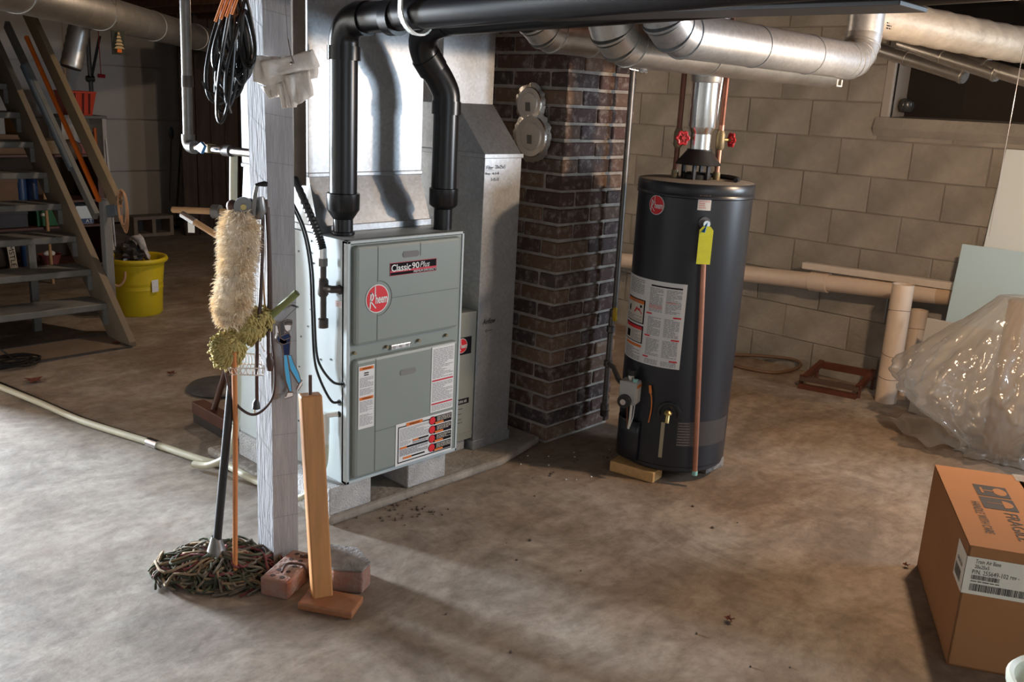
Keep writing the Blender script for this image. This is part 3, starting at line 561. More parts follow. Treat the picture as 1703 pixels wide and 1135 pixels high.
# ================================================================== ROUND DUCTS (overhead, right)
def duct(name, label, segs, r, m, seams=(), n=32, cat='duct'):
    t = T(name, label, cat, segs[0][0]);
    for nm, pts in segs:  G().tube(pts, r, n).build(nm, m, t, smooth=True, ang=50)
    for p, d in seams:
        d = V(d).normalized(); G().cyl(V(p)-d*.004, V(p)+d*.004, r+.0035, n=n).build('seam_bead', m, t, smooth=True, ang=50)
    return t
def elbow_up(xc, y, z, R, steps, sgn):
    """gored elbow in the X-Z plane from the +-X run to straight up"""
    return [V((xc+sgn*R*math.sin(a), y, z+R-R*math.cos(a))) for a in [math.radians(90*i/steps) for i in range(steps+1)]]
def run_duct(label, y, z, r, xa, xb, Rl, right_up, seamx, m=GALVD):
    t = T('round_duct', label, 'duct', ((xa+xb)/2, y, z-r), 'round ducts under the joists')
    G().cyl((xa, y, z), (xb, y, z), r, n=36).build('straight_run', m, t, smooth=True, ang=50)
    e = elbow_up(xa, y, z, Rl, 4, -1); g = G()
    for i in range(4): G().tube([e[i], e[i+1]], r*1.01, 32).build('elbow_gore', m, t, smooth=True, ang=50)
    for i in range(4): d = (e[min(i+1, 4)]-e[max(i-1, 0)]).normalized(); G().cyl(e[i]-d*.004, e[i]+d*.004, r*1.055, n=32).build('seam_bead', m, t, smooth=True, ang=50)
    G().cyl(e[4], V((e[4].x, y, ZC)), r, n=32).build('riser', m, t, smooth=True, ang=50)
    if right_up:
        e = elbow_up(xb, y, z, right_up, 4, 1)
        for i in range(4): G().tube([e[i], e[i+1]], r*1.01, 32).build('elbow_gore', m, t, smooth=True, ang=50)
        for i in range(4): d = (e[min(i+1, 4)]-e[max(i-1, 0)]).normalized(); G().cyl(e[i]-d*.004, e[i]+d*.004, r*1.05, n=32).build('seam_bead', m, t, smooth=True, ang=50)
        G().cyl(e[4], V((e[4].x, y, ZC)), r, n=32).build('riser', m, t, smooth=True, ang=50)
    for sx in seamx: G().cyl((sx-.004, y, z), (sx+.004, y, z), r+.0025, n=36).build('seam_bead', m, t, smooth=True, ang=50)
    return t
d1 = run_duct('nearest round steel duct ending in an upward elbow beside the wall opening', 1.69, 1.694, .070, 2.52, 3.70, .15, .11, (2.95, 3.35, 3.66), m=GALV)
st = Surf(P(1432, 42, 'y', 1.69)+V((.09, -.072, 0)), (1, 0, 0), (0, 0, 1), (0, -1, 0)); lines(G(), st, -.02, .03, -.01, .02, 3, .002).build('printed_tag', PRINTB, d1)
run_duct('second round steel duct behind the nearest one, above the water heater', 1.845, 1.662, .070, 2.455, 3.85, .13, 0, (2.9,))
run_duct('farthest short round steel duct crossing in front of the chimney top', 2.21, 1.705, .068, 2.50, 2.86, .12, 0, (2.7,))
g = G(); c = P(1396, 138, 'y', 1.69); g.tube([c+V((-.02, 0, .012)), c+V((-.02, 0, -.012)), c+V((.02, 0, -.012)), c+V((.02, 0, .012))], .0035, 6); g.build('duct_clip', WHITEP, label='small white bracket clip hanging under the nearest duct elbow', cat='clip')
g = G(); c = P(1062, 118, 'y', 1.85); g.tube([c+V((-.05, 0, .004)), c, c+V((.02, 0, .002))], .002, 6); g.ball(c+V((.012, -.004, 0)), .009, n=8, m=6); g.ball(c+V((.03, -.004, 0)), .009, n=8, m=6); g.build('wing_nut', CHROME, label='shiny wing nut on a wire under the second duct', cat='wing nut')
# flex duct and smaller ducts near the wall opening
a, b = P(1448, 26, 'x', 3.99), P(1760, 82, 'x', 5.08); pts = arc([a, a.lerp(b, .35)+V((0, 0, -.008)), a.lerp(b, .7)+V((0, 0, -.012)), b], 10)
G().tube(pts, [.080+.0022*math.sin(i*2.1) for i in range(len(pts))], 28).build('flex_duct', FLEX, smooth=True, ang=70, label='beige crinkled flexible duct at upper right under the joists', cat='duct')
for k, (q0, q1, r, lb) in enumerate((((1440, 75, 5.0), (1605, 128, 4.55), .034, 'small grey steel duct reaching down to the wall opening'), ((1500, 74, 4.84), (1660, 124, 4.40), .034, 'small grey steel duct in the middle of three by the opening'), ((1572, 92, 4.66), (1730, 138, 4.22), .036, 'small grey steel duct farthest right by the opening'))):
    A = CAM+ray(q0[0], q0[1])*q0[2]; B = CAM+ray(q1[0], q1[1])*q1[2]; t = T('branch_duct', lb, 'duct', A, 'small ducts at the wall opening')
    A.x = min(A.x, 5.06); B.x = min(B.x, 5.06)
    G().cyl(A, B, r, n=24).build('straight_run', GALVD, t, smooth=True); D = (B-A).normalized()
    for s in (.45, .97): c = A.lerp(B, s); G().cyl(c-D*.006, c+D*.006, r+.004, n=24).build('seam_bead', GALVD, t, smooth=True)
G().lathe([(.001, 0), (.03, .005), (.045, .03), (.04, .06), (.02, .075), (.001, .08)], (XR+.12, 2.06, OZ0+.03), 20).build('round_jar', mat('dark_jar', (.05, .05, .05), .25), smooth=True, label='small dark round jar on the sill of the dark opening', cat='jar')
# ================================================================== WATER HEATER
HX, HY, HR, HZ0, HZ1 = 3.18, 2.01, .225, .045, 1.205
HV = math.atan2(-HY, -HX)
def hp(deg, z, off=0.0): a = math.radians(deg); return V((HX+(HR+off)*math.cos(a), HY+(HR+off)*math.sin(a), z))
wh = T('water_heater', 'charcoal gas water heater tank beside the brick chimney', 'water heater', (HX, HY, HZ0))
G().lathe([(HR-.012, HZ0+.018), (HR, HZ0+.03), (HR, 1.150), (HR-.002, 1.152)], (HX, HY, 0), 72).build('tank', HEATP, wh, smooth=True)
G().lathe([(HR-.05, HZ0), (HR-.018, HZ0), (HR-.006, HZ0+.01), (HR-.006, HZ0+.03)], (HX, HY, 0), 64).build('base_ring', HEATD, wh, smooth=True)
G().lathe([(HR, 1.148), (HR+.005, 1.152), (HR+.005, 1.158), (HR+.002, 1.164), (HR+.004, 1.170), (HR+.004, 1.197), (HR-.001, HZ1)], (HX, HY, 0), 72).build('top_cap', HEATP, wh, smooth=True); G().lathe([(HR-.001, HZ1), (HR-.02, HZ1+.003), (.05, HZ1+.004), (.001, HZ1+.004)], (HX, HY, 0), 72).build('dusty_lid', mat('dusty_tank_top', (.25, .225, .20), .85, var=.2, scale=9), wh, smooth=True)
g = G(); g.tube([V((HX+.16*math.cos(a), HY+.16*math.sin(a), HZ1+.012)) for a in [math.radians(-80+10*i) for i in range(13)]], .009, 8); g.build('top_seam_tube', HEATD, wh, smooth=True)
# draft hood on legs
G().lathe([(.088, .060), (.090, .062), (.049, .115), (.049, .120)], (HX, HY, HZ1), 32).build('draft_hood', BLACKSAT, wh, smooth=True, ang=30); G().lathe([(.055, .0), (.055, .022), (.04, .03)], (HX, HY, HZ1), 24).build('hood_ring', BLACKSAT, wh, smooth=True, ang=30)
for d_ in (200, 255, 20, 100): a = math.radians(d_); G().box(HX+.06*math.cos(a)-.009, HX+.06*math.cos(a)+.009, HY+.06*math.sin(a)-.004, HY+.06*math.sin(a)+.004, HZ1, HZ1+.075).build('hood_leg', BLACKSAT, wh)
SH = Cyl((HX, HY, 0), HR, 0, 0)
def ha(deg): return math.radians(deg)*HR
def hsheet(name, d0, d1, z0, z1, off, m, par, nu=14): return sheet(G(), SH, ha(d0), ha(d1), z0, z1, off, nu).build(name, m, par)
rheem_logo(wh, SH, ha(173.6), 1.113, .0375, .0015)
s1 = hsheet('rating_sticker', 215.7, 228.3, 1.110, 1.174, .0015, WHITEP, wh, 4); lines(G(), SH, ha(217), ha(227.2), 1.116, 1.17, 7, .0022).build('print', PRINTP, s1, kind='stuff')
L0, L1, LZ0, LZ1 = 131, 214, .482, .823
lbh = hsheet('instruction_label', L0, L1, LZ0, LZ1, .0015, WHITEP, wh, 20)
def hl(par, d0, d1, z0, z1, m, off=.0022, nu=6, name='print_block'): return sheet(G(), SH, ha(d0), ha(d1), z0, z1, off, nu).build(name, m, par)
for (z0, z1, top, cl_) in ((.638, .735, .718, ORANGEP), (.558, .630, .613, RED)):
    hl(lbh, 137, 171, z0, z1, PRINTB); hl(lbh, 138.5, 169.5, z0+.004, top, CREAMP, .003); hl(lbh, 138.5, 169.5, top, z1-.004, cl_, .003)
g = G(); lines(g, SH, ha(140), ha(168), .645, .668, 4, .0036); lines(g, SH, ha(152), ha(168), .565, .608, 8, .0036); lines(g, SH, ha(141), ha(168), .755, .815, 9, .0024); text(g, SH, 'DANGER', ha(148), ha(162), .7205, .7285, .004); g.build('print', PRINT, lbh, kind='stuff')
fl_ = [(154, .678), (168, .678), (165, .690), (163, .700), (161, .694), (159, .703), (157, .693)]; G().add([SH.m(ha(a), z, .0036) for a, z in fl_], [tuple(range(7))]).build('hazard_picture', RED, lbh)
disc(disc(G(), SH, ha(165.5), .707, .006, .0038, 12), SH, ha(145), .69, .007, .0038, 16, .014).build('hazard_figure', PRINTB, lbh); hl(lbh, 140, 170, .541, .552, ORANGEP); hl(lbh, 142, 150, .57, .60, PRINTB, .0036, 2)
hl(lbh, 177, 210, .800, .806, PRINTB)
for z in (.688, .598, .512): hl(lbh, 173.5, 180, z, z+.006, RED, nu=2); hl(lbh, 203, 211, z-.004, z+.002, RED, nu=2)
g = G()
for (d0, d1) in ((176, 191), (194.5, 210)):
    lines(g, SH, ha(d0), ha(d1), .70, .795, 17, .0024); lines(g, SH, ha(d0), ha(d1), .605, .680, 13, .0024); lines(g, SH, ha(d0), ha(d1), .522, .592, 13, .0024); lines(g, SH, ha(d0), ha(d1), .487, .508, 4, .0024)
lines(g, SH, ha(141), ha(169), .487, .537, 8, .0024); g.build('print', PRINT, lbh, kind='stuff')
g = G(); lines(g, SH, ha(176), ha(191), .712, .728, 3, .003, .8); lines(g, SH, ha(194.5), ha(208), .74, .748, 2, .003, .8); g.build('pink_print', PRINTP, lbh, kind='stuff')
# relief valve with tag and copper discharge pipe
rv = hp(223.5, 1.065); nrm = (rv-V((HX, HY, 1.065))).normalized(); tg = V((-nrm.y, nrm.x, 0))
rt = T('relief_valve', 'chrome relief valve with copper discharge pipe down the heater front', 'valve', rv)
G().cyl(rv, rv+nrm*.012, .022, n=20).build('escutcheon', STEELD, rt, smooth=True); G().cyl(rv+nrm*.01, rv+nrm*.052, .013, n=16).build('body', CHROME, rt, smooth=True); G().bar(rv+nrm*.045+V((0, 0, .012)), rv+nrm*.06+V((0, 0, -.03))-tg*.012, .012, .004).build('lever', BLUEP, rt)
pb = hp(237.5, .062, .03); G().tube([rv+nrm*.034+V((0, 0, -.005)), rv+nrm*.036+V((0, 0, -.06)), pb], .0105, 14).build('discharge_pipe', COPPER, rt, smooth=True); G().cyl(pb+V((0, 0, .010)), pb-V((0, 0, .008)), .0112, n=14).build('pipe_end', TEAL, rt, smooth=True)
o = rv+nrm*.055-tg*.026+V((.0, 0, -.150)); G().prism([o, o+tg*.052, o+tg*.052+V((0, 0, .128)), o+tg*.04+V((0, 0, .142)), o+tg*.012+V((0, 0, .142)), o+V((0, 0, .128))], nrm*.0012).build('warning_tag', TAGY, label='yellow warning tag hanging from the relief valve of water heater', cat='tag')
# gas control with knob, burner cover, drain, screen
gv = hp(165, .36); gn = V((math.cos(math.radians(196)), math.sin(math.radians(196)), 0)); gt = V((-gn.y, gn.x, 0)); gn0 = (gv-V((HX, HY, .36))).normalized()
gc = T('gas_control', 'pale grey gas control valve box low on the water heater', 'gas valve', gv)
ctr = gv+gn0*.006
G().obox(ctr-gt*.036+V((0, 0, -.045)), gt*.072, gn*.066, V((0, 0, .095))).build('housing', mat('gas_valve_grey', (.45, .44, .42), .5), gc, bevel=.004)
G().obox(ctr+gt*.037+V((0, 0, -.038))+gn*.004, gt*.0014, gn*.058, V((0, 0, .08))).build('side_label', CREAMP, gc); G().obox(ctr+gt*.0386+V((0, 0, .026))+gn*.004, gt*.0012, gn*.058, V((0, 0, .012))).build('label_band', ORANGEP, gc)
kc = ctr+gn*.066-gt*.006+V((0, 0, -.03)); G().cyl(kc, kc+gn*.018, .027, n=24).build('temperature_knob', BLACKSAT, gc, smooth=True); G().cyl(kc+gn*.018, kc+gn*.026, .012, n=16).build('knob_hub', CHROME, gc, smooth=True)
tp_ = ctr+gn*.03+V((0, 0, .05)); G().cyl(tp_, tp_+V((0, 0, .022)), .016, n=16).build('top_knob', CHROME, gc, smooth=True); G().cyl(tp_+V((0, 0, .02)), tp_+V((0, 0, .042)), .018, n=16).build('pilot_knob', BLACKSAT, gc, smooth=True); G().obox(ctr+gt*.018+gn*.045+V((0, 0, .05)), gt*.016, gn*.014, V((0, 0, .012))).build('igniter_button', TEAL, gc)
cb = ctr+gn*.035+V((0, 0, -.045))
for dx, r_, m_ in ((-.006, .003, COPPERD), (.012, .0055, PVCW), (.026, .002, WHITEP)): G().tube([cb+gt*dx, cb+gt*(dx*.8)+V((0, 0, -.06))-gn*.006, cb+gt*(dx*.3)+V((0, 0, -.115))-gn*.012], r_, 8).build('burner_tube', m_, gc, smooth=True)
q = hp(187, .40, .006); G().tube(arc([q, hp(188.5, .375, .014), hp(190, .35, .012), hp(190, .30, .006), hp(188, .245, .002)], 5), .0025, 6).build('orange_lead', ORANGEW, gc, smooth=True); G().tube([hp(186.6, .402, .008), hp(188.6, .372, .014)], .0055, 8).build('lead_boot', ORANGEW, gc, smooth=True)
G().grid(lambda u, v: hp(143+u*36, .07+v*.165, .004+.022*math.sin(math.pi*u)**.5), 14, 3).build('burner_cover', HEATP, wh, smooth=True, solid=.003)
dr = hp(207.8, .300); dn = (dr-V((HX, HY, .3))).normalized(); dt = V((-dn.y, dn.x, 0))
g = G(); g.tube([dr+dt*.042*math.cos(a)+V((0, 0, .042*math.sin(a)))+dn*.002 for a in [math.radians(-20+20*i) for i in range(12)]], .008, 8); g.build('drain_ring', HEATD, wh, smooth=True)
dv = T('drain_valve', 'small brass drain valve at the foot of the water heater', 'valve', dr); G().tube([dr, dr+dn*.03, dr+dn*.04+V((0, 0, -.03))], .0085, 12).build('spout', BRASS, dv, smooth=True); G().lathe([(.016, 0), (.016, .006), (.008, .014), (.001, .014)], dr+dn*.028+V((0, 0, .004)), 12).build('handle', BRASS, dv, smooth=True)
hsheet('tan_strip', 201.5, 205.3, .108, .258, .0015, mat('tan_strip', (.42, .36, .24), .6), wh, 2)
# perforated screen band: rows of shiny dimples
hsheet('screen_band', 218, 285, .163, .268, .001, mat('screen_band', (.05, .045, .045), .45), wh, 20)
g = G()
for i in range(17):
    for j in range(9):
        d_ = 219+i*1.05+(j % 2)*.5; z = .170+j*.0115; c = [SH.m(ha(d_)+dx, z+dz, .002) for dx, dz in ((-.0016, 0), (0, -.0016), (.0016, 0), (0, .0016))]; g.add(c, [(0, 1, 2, 3)])
g.build('screen_dimples', CHROME, wh, kind='stuff')
# blocks carrying the heater
q0 = V((2.945, 1.925, 0)); u_ = V((-.03, .19, 0)).normalized(); w_ = V((u_.y, -u_.x, 0))
t = T('wood_block', 'short sawn timber block under the front of water heater', 'wood block', (3.0, 2.02, 0)); G().obox(q0, u_*.20, w_*.085, V((0, 0, .045))).build('timber', FIR, t, bevel=.003)
G().box(3.20, 3.34, 1.835, 1.93, 0, .045).build('block_support', STONE, label='small dark stone block under the right side of water heater', cat='block', bevel=.005)
# vent pipe above the hood
vt = T('vent_pipe', 'shiny steel vent pipe rising from the water heater draft hood', 'vent pipe', (HX, HY, HZ1+.118))
G().lathe([(.044, .0), (.044, .062), (.040, .064)], (HX, HY, HZ1+.115), 28).build('lower_collar', BRIGHT, vt, smooth=True); G().lathe([(.042, .06), (.053, .085), (.0545, .09), (.0545, .26)], (HX, HY, HZ1+.115), 32).build('main_pipe', BRIGHT, vt, smooth=True)
G().lathe([(.0545, .255), (.058, .262), (.066, .34), (.066, .5)], (HX, HY, HZ1+.115), 32).build('upper_adapter', GALVD, vt, smooth=True); G().cyl((HX+.056, HY-.02, HZ1+.22), (HX+.075, HY-.02, HZ1+.42), .009, n=10).build('side_seam', GALVD, vt, smooth=True)
# water pipes with red handwheel valves
def water_pipe(x, y, label, hdir, m1):
    t = T('water_pipe', label, 'pipe', (x, y, HZ1), 'copper water pipes on the heater')
    G().cyl((x, y, HZ1), (x, y, HZ1+.035), .014, n=12).build('nipple', BRASSD, t, smooth=True); G().cyl((x, y, HZ1+.03), (x, y, 1.42), .0105, n=14).build('lower_pipe', COPPER if m1 else COPPERD, t, smooth=True); G().cyl((x, y, 1.42), (x, y, ZC-.02), .0105, n=14).build('upper_pipe', COPPERD, t, smooth=True)
    G().lathe([(.012, 0), (.018, .01), (.018, .06), (.012, .075)], (x, y, 1.325), 14).build('valve_body', BRASSD, t, smooth=True); h = V(hdir).normalized(); c = V((x, y, 1.365))
    G().cyl(c, c+h*.045, .007, n=10).build('valve_stem', BRASS, t, smooth=True)
    c2 = c+h*.05; s_ = h.cross(V((0, 0, 1))).normalized(); g = G(); g.tube([c2+(s_*math.cos(a)+V((0, 0, 1))*math.sin(a))*(.022+.0035*math.cos(6*a)) for a in [2*math.pi*i/36 for i in range(36)]], .0055, 8, closed=True)
    for k in range(3): a = math.pi*k/3; e_ = (s_*math.cos(a)+V((0, 0, 1))*math.sin(a))*.02; g.cyl(c2-e_, c2+e_, .003, n=6)
    g.cyl(c2-h*.006, c2+h*.008, .007, n=8); g.build('handwheel', VALVER, t, smooth=True)
water_pipe(3.126, 2.078, 'copper water pipe with red handwheel left of the vent pipe', (-.6, -.8, 0), 0); water_pipe(3.235, 1.955, 'copper water pipe with red handwheel right of the vent pipe', (.9, -.45, 0), 1)
# gas pipe in front of the chimney with yellow cock, tee to the heater
gp = T('gas_pipe', 'grey steel gas pipe with yellow cock in front of the chimney', 'gas pipe', (3.245, 2.42, .09)); gx, gy = 3.245, 2.42
G().cyl((3.262, gy, .56), (3.250, gy, ZC-.02), .0125, n=14).build('upper_pipe', GREYPIPE, gp, smooth=True); G().cyl((gx, gy, .11), (gx, gy, .56), .013, n=14).build('lower_pipe', GREYPIPE, gp, smooth=True)
for z in (.13, .34, .50, .575): G().lathe([(.013, 0), (.020, .006), (.020, .03), (.013, .036)], (gx+(.012 if z > .56 else 0), gy, z-.018), 14).build('coupling', GREYPIPE, gp, smooth=True)
G().lathe([(.001, 0), (.019, .002), (.019, .03)], (gx, gy, .085), 12).build('drip_cap', IRON, gp, smooth=True)
yc = V((gx, gy-.02, .575)); G().tube(arc([yc+V((-.016, -.008, .032)), yc+V((-.022, -.012, .01)), yc+V((-.022, -.012, -.012)), yc+V((-.012, -.008, -.028))], 4), [.004]+[.010]*11+[.004], 8).build('yellow_handle', YELLOW, gp, smooth=True)
G().tube([(gx, gy, .34), (gx-.05, gy-.07, .345), (3.02, 2.19, .36), tuple(ctr+V((0, 0, 0))-gt*.02)], .0115, 12).build('heater_branch', GREYPIPE, gp, smooth=True)
# ================================================================== RIGHT SIDE
dp = T('drain_pipe', 'long cream plastic drain pipe fixed along the block wall', 'pipe', (5.09, 2.6, .45))
a, b = V((5.10, 4.4, .400)), V((5.10, .8, .635)); G().cyl(a, b, .050, n=28).build('pipe', PVCC, dp, smooth=True); c = P(1364, 467, 'x', 5.10); tt = (a.y-c.y)/(a.y-b.y); c = a.lerp(b, tt); D = (b-a).normalized(); G().cyl(c-D*.055, c+D*.055, .058, n=28).build('coupling', PVCC, dp, smooth=True)
c = P(1580, 492, 'x', 5.10); c = a.lerp(b, (a.y-c.y)/(a.y-b.y)); G().cyl(c-D*.06, c+D*.05, .0505, n=28).build('stained_band', mat('stained_pvc', (.55, .40, .27), .5), dp, smooth=True)
for yk in (3.6, 1.2): cc = a.lerp(b, (a.y-yk)/(a.y-b.y)); G().box(cc.x, XR-.005, yk-.02, yk+.02, cc.z-.01, cc.z+.01).build('wall_bracket', STEELD, dp)
a, b = P(1337, 441, 'x', 5.08), P(1640, 484, 'x', 5.08); g = G().bar(a, b, .05, .038); g.build('square_tube', mat('cream_square_tube', (.70, .62, .54), .5, var=.08, scale=8), bevel=.003, label='cream square tube resting on top of the long drain pipe', cat='tube')
def upright(px, py, pt, r, label):
    b0 = P(px, py, 'z', 0); n = V((b0.x, b0.y, 0)).normalized(); tpz = PV(pt[0], pt[1], b0.x, b0.y); h = tpz.z; t = T('plastic_pipe', label, 'pipe', b0, 'loose upright lengths of plastic pipe')
    top = V((b0.x+.004, b0.y+.004, h)); g = G(); g.tube([b0, top], r, 28, cap=False); g.tube([top, b0+V((0, 0, .005))], r*.9, 28, cap=False)
    vs = []; nn = 28
    for i in range(nn): aa = 2*math.pi*i/nn; vs += [top+V((r*math.cos(aa), r*math.sin(aa), 0)), top+V((r*.9*math.cos(aa), r*.9*math.sin(aa), 0))]
    g.add(vs, [(2*i, (2*i+2) % (2*nn), (2*i+3) % (2*nn), 2*i+1) for i in range(nn)]); g.build('pipe_wall', PVCC, t, smooth=True, ang=50)
    for s, dz in ((.22, .008), (.78, -.01), (.42, .012)):
        c = b0.lerp(top, s); G().tube([c+V((r*1.005*math.cos(a_), r*1.005*math.sin(a_), dz*math.sin(a_+1))) for a_ in [2*math.pi*i/24 for i in range(24)]], .0012, 5, closed=True).build('wire_ring', RUST, t)
upright(1472, 668, (1500, 473), .055, 'tall cream plastic pipe length standing on the floor by the wall'); upright(1507, 657, (1520, 515), .045, 'shorter cream plastic pipe length standing behind the tall one')
# boards leaning on the wall
def board(name, label, y0, y1, h, xb, xt, th, m):
    d_ = V((xt-xb, 0, h)); nrm = V((-h, 0, xt-xb)).normalized(); G().obox((xb, y0, 0), V((0, y1-y0, 0)), d_, nrm*th).build(name, m, label=label, cat='board', bevel=.004)
board('white_board', 'tall white panel leaning on block wall at the right edge', .72, 1.462, 1.36, 4.935, 5.15, .012, WHITE_COOL)
board('foam_board', 'pale blue foam sheet leaning in front of the tall white panel', .80, 1.535, .88, 4.87, 4.985, .025, BLUE_COOL)
board('foam_scrap', 'small grey sheet edge leaning in front of the pale blue sheet', .95, 1.60, .50, 4.79, 4.84, .012, mat('grey_sheet', (.50, .49, .48), .6))
# plastic sheeting draped over an upright tube
BC = V((4.55, 1.10, 0))
G().lathe([(.085, 0), (.085, .715), (.075, .718), (.001, .718)], BC+V((0, -.02, 0)), 24).build('cardboard_drum', mat('tan_drum', (.30, .22, .15), .8), smooth=True, label='tan fibre tube standing under the plastic sheeting', cat='tube')
def bagr(a, z):
    left = max(0, math.cos(a-math.radians(128))); back = max(0, math.cos(a-math.radians(5))); w = min(1, z/.3)*(1-max(0, (z-.5)/.3))
    fold = .05*math.sin(a*7+z*5)+.04*math.sin(a*13-z*9+1)+.03*math.sin(a*23+z*17)+.018*math.sin(a*41-z*31+math.sin(z*40+a*6))+.014*math.sin(z*70+a*9+2*math.sin(a*11))
    return (1+.17*left*max(0, w)-.62*back*max(.25, w))*(1+fold*(.4+min(1, abs(z-.72)*2)))
prof = [(.22, .004), (.18, .02), (.175, .04), (.25, .11), (.34, .19), (.395, .26), (.40, .30), (.385, .36), (.33, .44), (.27, .52), (.215, .59), (.165, .65), (.125, .70), (.105, .725), (.06, .735), (.001, .737)]
pr2 = []
for (r0, z0), (r1, z1) in zip(prof[:-1], prof[1:]): pr2 += [(r0+(r1-r0)*k/4, z0+(z1-z0)*k/4) for k in range(4)]
prof = pr2+[prof[-1]]
G().lathe(prof, BC, 200, bagr).build('plastic_sheeting', PLASTIC, smooth=True, ang=180, label='clear crumpled plastic sheeting draped over a tube at right', cat='plastic sheet')
fa, fb, fc, fd = P(1466, 702, 'z', .01), P(1540, 745, 'z', .01), P(1640, 748, 'z', .01), P(1535, 688, 'z', .02)
def flapf(u, v):
    p = fa.lerp(fb, u).lerp(fd.lerp(fc, u), v); return p+V((0, 0, .012+.05*math.sin(math.pi*v)*math.sin(math.pi*u)+.016*math.sin(u*9+v*5)*math.sin(math.pi*u)+.01*math.sin(v*14+u*4)))
G().grid(flapf, 24, 18).build('plastic_flap', PLASTIC, smooth=True, ang=180, label='loose corner of clear plastic spread on the floor beside upright pipes', cat='plastic sheet')
# brown wooden frame and hose by the wall
wf = T('wooden_crate', 'small brown open wooden crate lying by the block wall', 'crate', (4.85, 2.03, 0))
A, B = P(1328, 645, 'z', 0), P(1424, 664, 'z', 0); up_ = V((0, 0, 1)); bk = V((.27, .02, 0))
G().bar(A+up_*.012, B+up_*.012, .035, .022).build('front_rail', REDW, wf); G().bar(A+up_*.052+bk*.08, B+up_*.052+bk*.08, .05, .02).build('front_rail', mat('worn_rail', (.09, .055, .04), .6), wf)
G().bar(A+bk*.06+(B-A)*.06+up_*.055, A+bk*.95+(B-A)*.06+up_*.10, .025, .035).build('side_rail', REDW, wf); G().bar(B+bk*.06-(B-A)*.02+up_*.055, B+bk*.95-(B-A)*.02+up_*.10, .025, .035).build('side_rail', REDW, wf)
G().bar(A+bk*.93+up_*.09, B+bk*.93+up_*.09, .022, .04).build('back_rail', REDW, wf)
for q in (A+bk*.1, B+bk*.1, A+bk*.93, B+bk*.93): G().cyl(q, q+up_*.07, .012, n=8).build('leg', WOODD, wf)
g = G(); hz = [P(1205, 590, 'z', .012), P(1260, 592, 'z', .012), P(1318, 598, 'z', .014), P(1330, 610, 'z', .012), P(1290, 620, 'z', .01), P(1235, 612, 'z', .01), P(1205, 602, 'z', .01)]; g.tube(arc(hz, 8), .010, 8); g.build('garden_hose', mat('brown_hose', (.16, .09, .05), .6), smooth=True, label='brown hose looped on the floor behind the water heater', cat='hose')
# ================================================================== CARDBOARD BOX
BF, BB, BH_ = V((2.54, .632, 0)), V((3.079, .916, 0)), .372
bu = (BB-BF).normalized(); br = V((bu.y, -bu.x, 0)); bl_ = (BB-BF).length; bw_ = .50
bx = T('cardboard_box', 'brown cardboard shipping box marked FRAGILE at lower right', 'cardboard box', BF+br*.25+bu*.3)
g = G(); zt = V((0, 0, BH_-.006))
for o_, a_, b_ in ((BF, br*bw_, bu*.005), (BB-bu*.005, br*bw_, bu*.005), (BF, br*.005, bu*bl_), (BF+br*(bw_-.005), br*.005, bu*bl_)): g.obox(o_, a_, b_, zt)
g.obox(BF, br*bw_, bu*bl_, V((0, 0, .005))); g.build('carton', CARD, bx)
zf = V((0, 0, BH_-.004))
fl1 = G().prism([BF+zf-bu*.004, BF+zf+br*.247-bu*.006, BB+zf+br*.243, BB+zf], (0, 0, .004)).build('top_flap', CARDT, bx); G().prism([BF+zf+br*.262, BF+zf+br*bw_, BB+zf+br*bw_, BB+zf+br*.257], (0, 0, .004)).build('top_flap', CARDT, bx)
G().obox(BF+zf+br*.235+bu*.56+V((0, 0, .0045)), br*.05, bu*.06, V((0, 0, .001))).build('clear_tape', PLASTIC, bx)
ST = Surf(BF+V((0, 0, BH_+.0004)), bu, -br, (0, 0, 1))     # reads along bu, top of the letters to the left
def sq(a0, a1, b0, b1): return sheet(G(), ST, a0, a1, b0, b1, .0006)
ic = sq(.385, .475, -.185, -.09).build('fragile_symbol', INK, fl1); sq(.285, .375, -.185, -.09).build('keep_dry_symbol', INK, fl1)
def poly(pts): return G().add([ST.m(a, b, .0012) for a, b in pts], [tuple(range(len(pts)))])
# wine glass (stem towards the left edge), umbrella
gl_ = G(); n_ = 16; gl_.add([ST.m(.430+.030*math.cos(2*math.pi*i/n_), -.160+.018*math.sin(2*math.pi*i/n_)*1.1, .0012) for i in range(n_)], [tuple(range(n_))]); gl_.add([ST.m(a, b, .0012) for a, b in ((.427, -.143), (.433, -.143), (.433, -.110), (.427, -.110))], [(0, 1, 2, 3)]); gl_.add([ST.m(a, b, .0012) for a, b in ((.408, -.112), (.452, -.112), (.452, -.105), (.408, -.105))], [(0, 1, 2, 3)]); gl_.build('glass_mark', CARDT, fl1)
um = G(); um.add([ST.m(.33+.028*math.cos(math.pi*i/10), -.150-.028*math.sin(math.pi*i/10), .0012) for i in range(11)], [tuple(range(11))]); um.add([ST.m(a, b, .0012) for a, b in ((.3285, -.150), (.3315, -.150), (.3315, -.105), (.3285, -.105))], [(0, 1, 2, 3)]); um.build('umbrella_mark', CARDT, fl1)
text(G(), ST, 'FRAGILE', .265, .075, -.138, -.175, .0008).build('lettering', INK, fl1); text(G(), ST, 'HANDLE WITH CARE', .325, .095, -.058, -.083, .0008).build('lettering', INK, fl1)
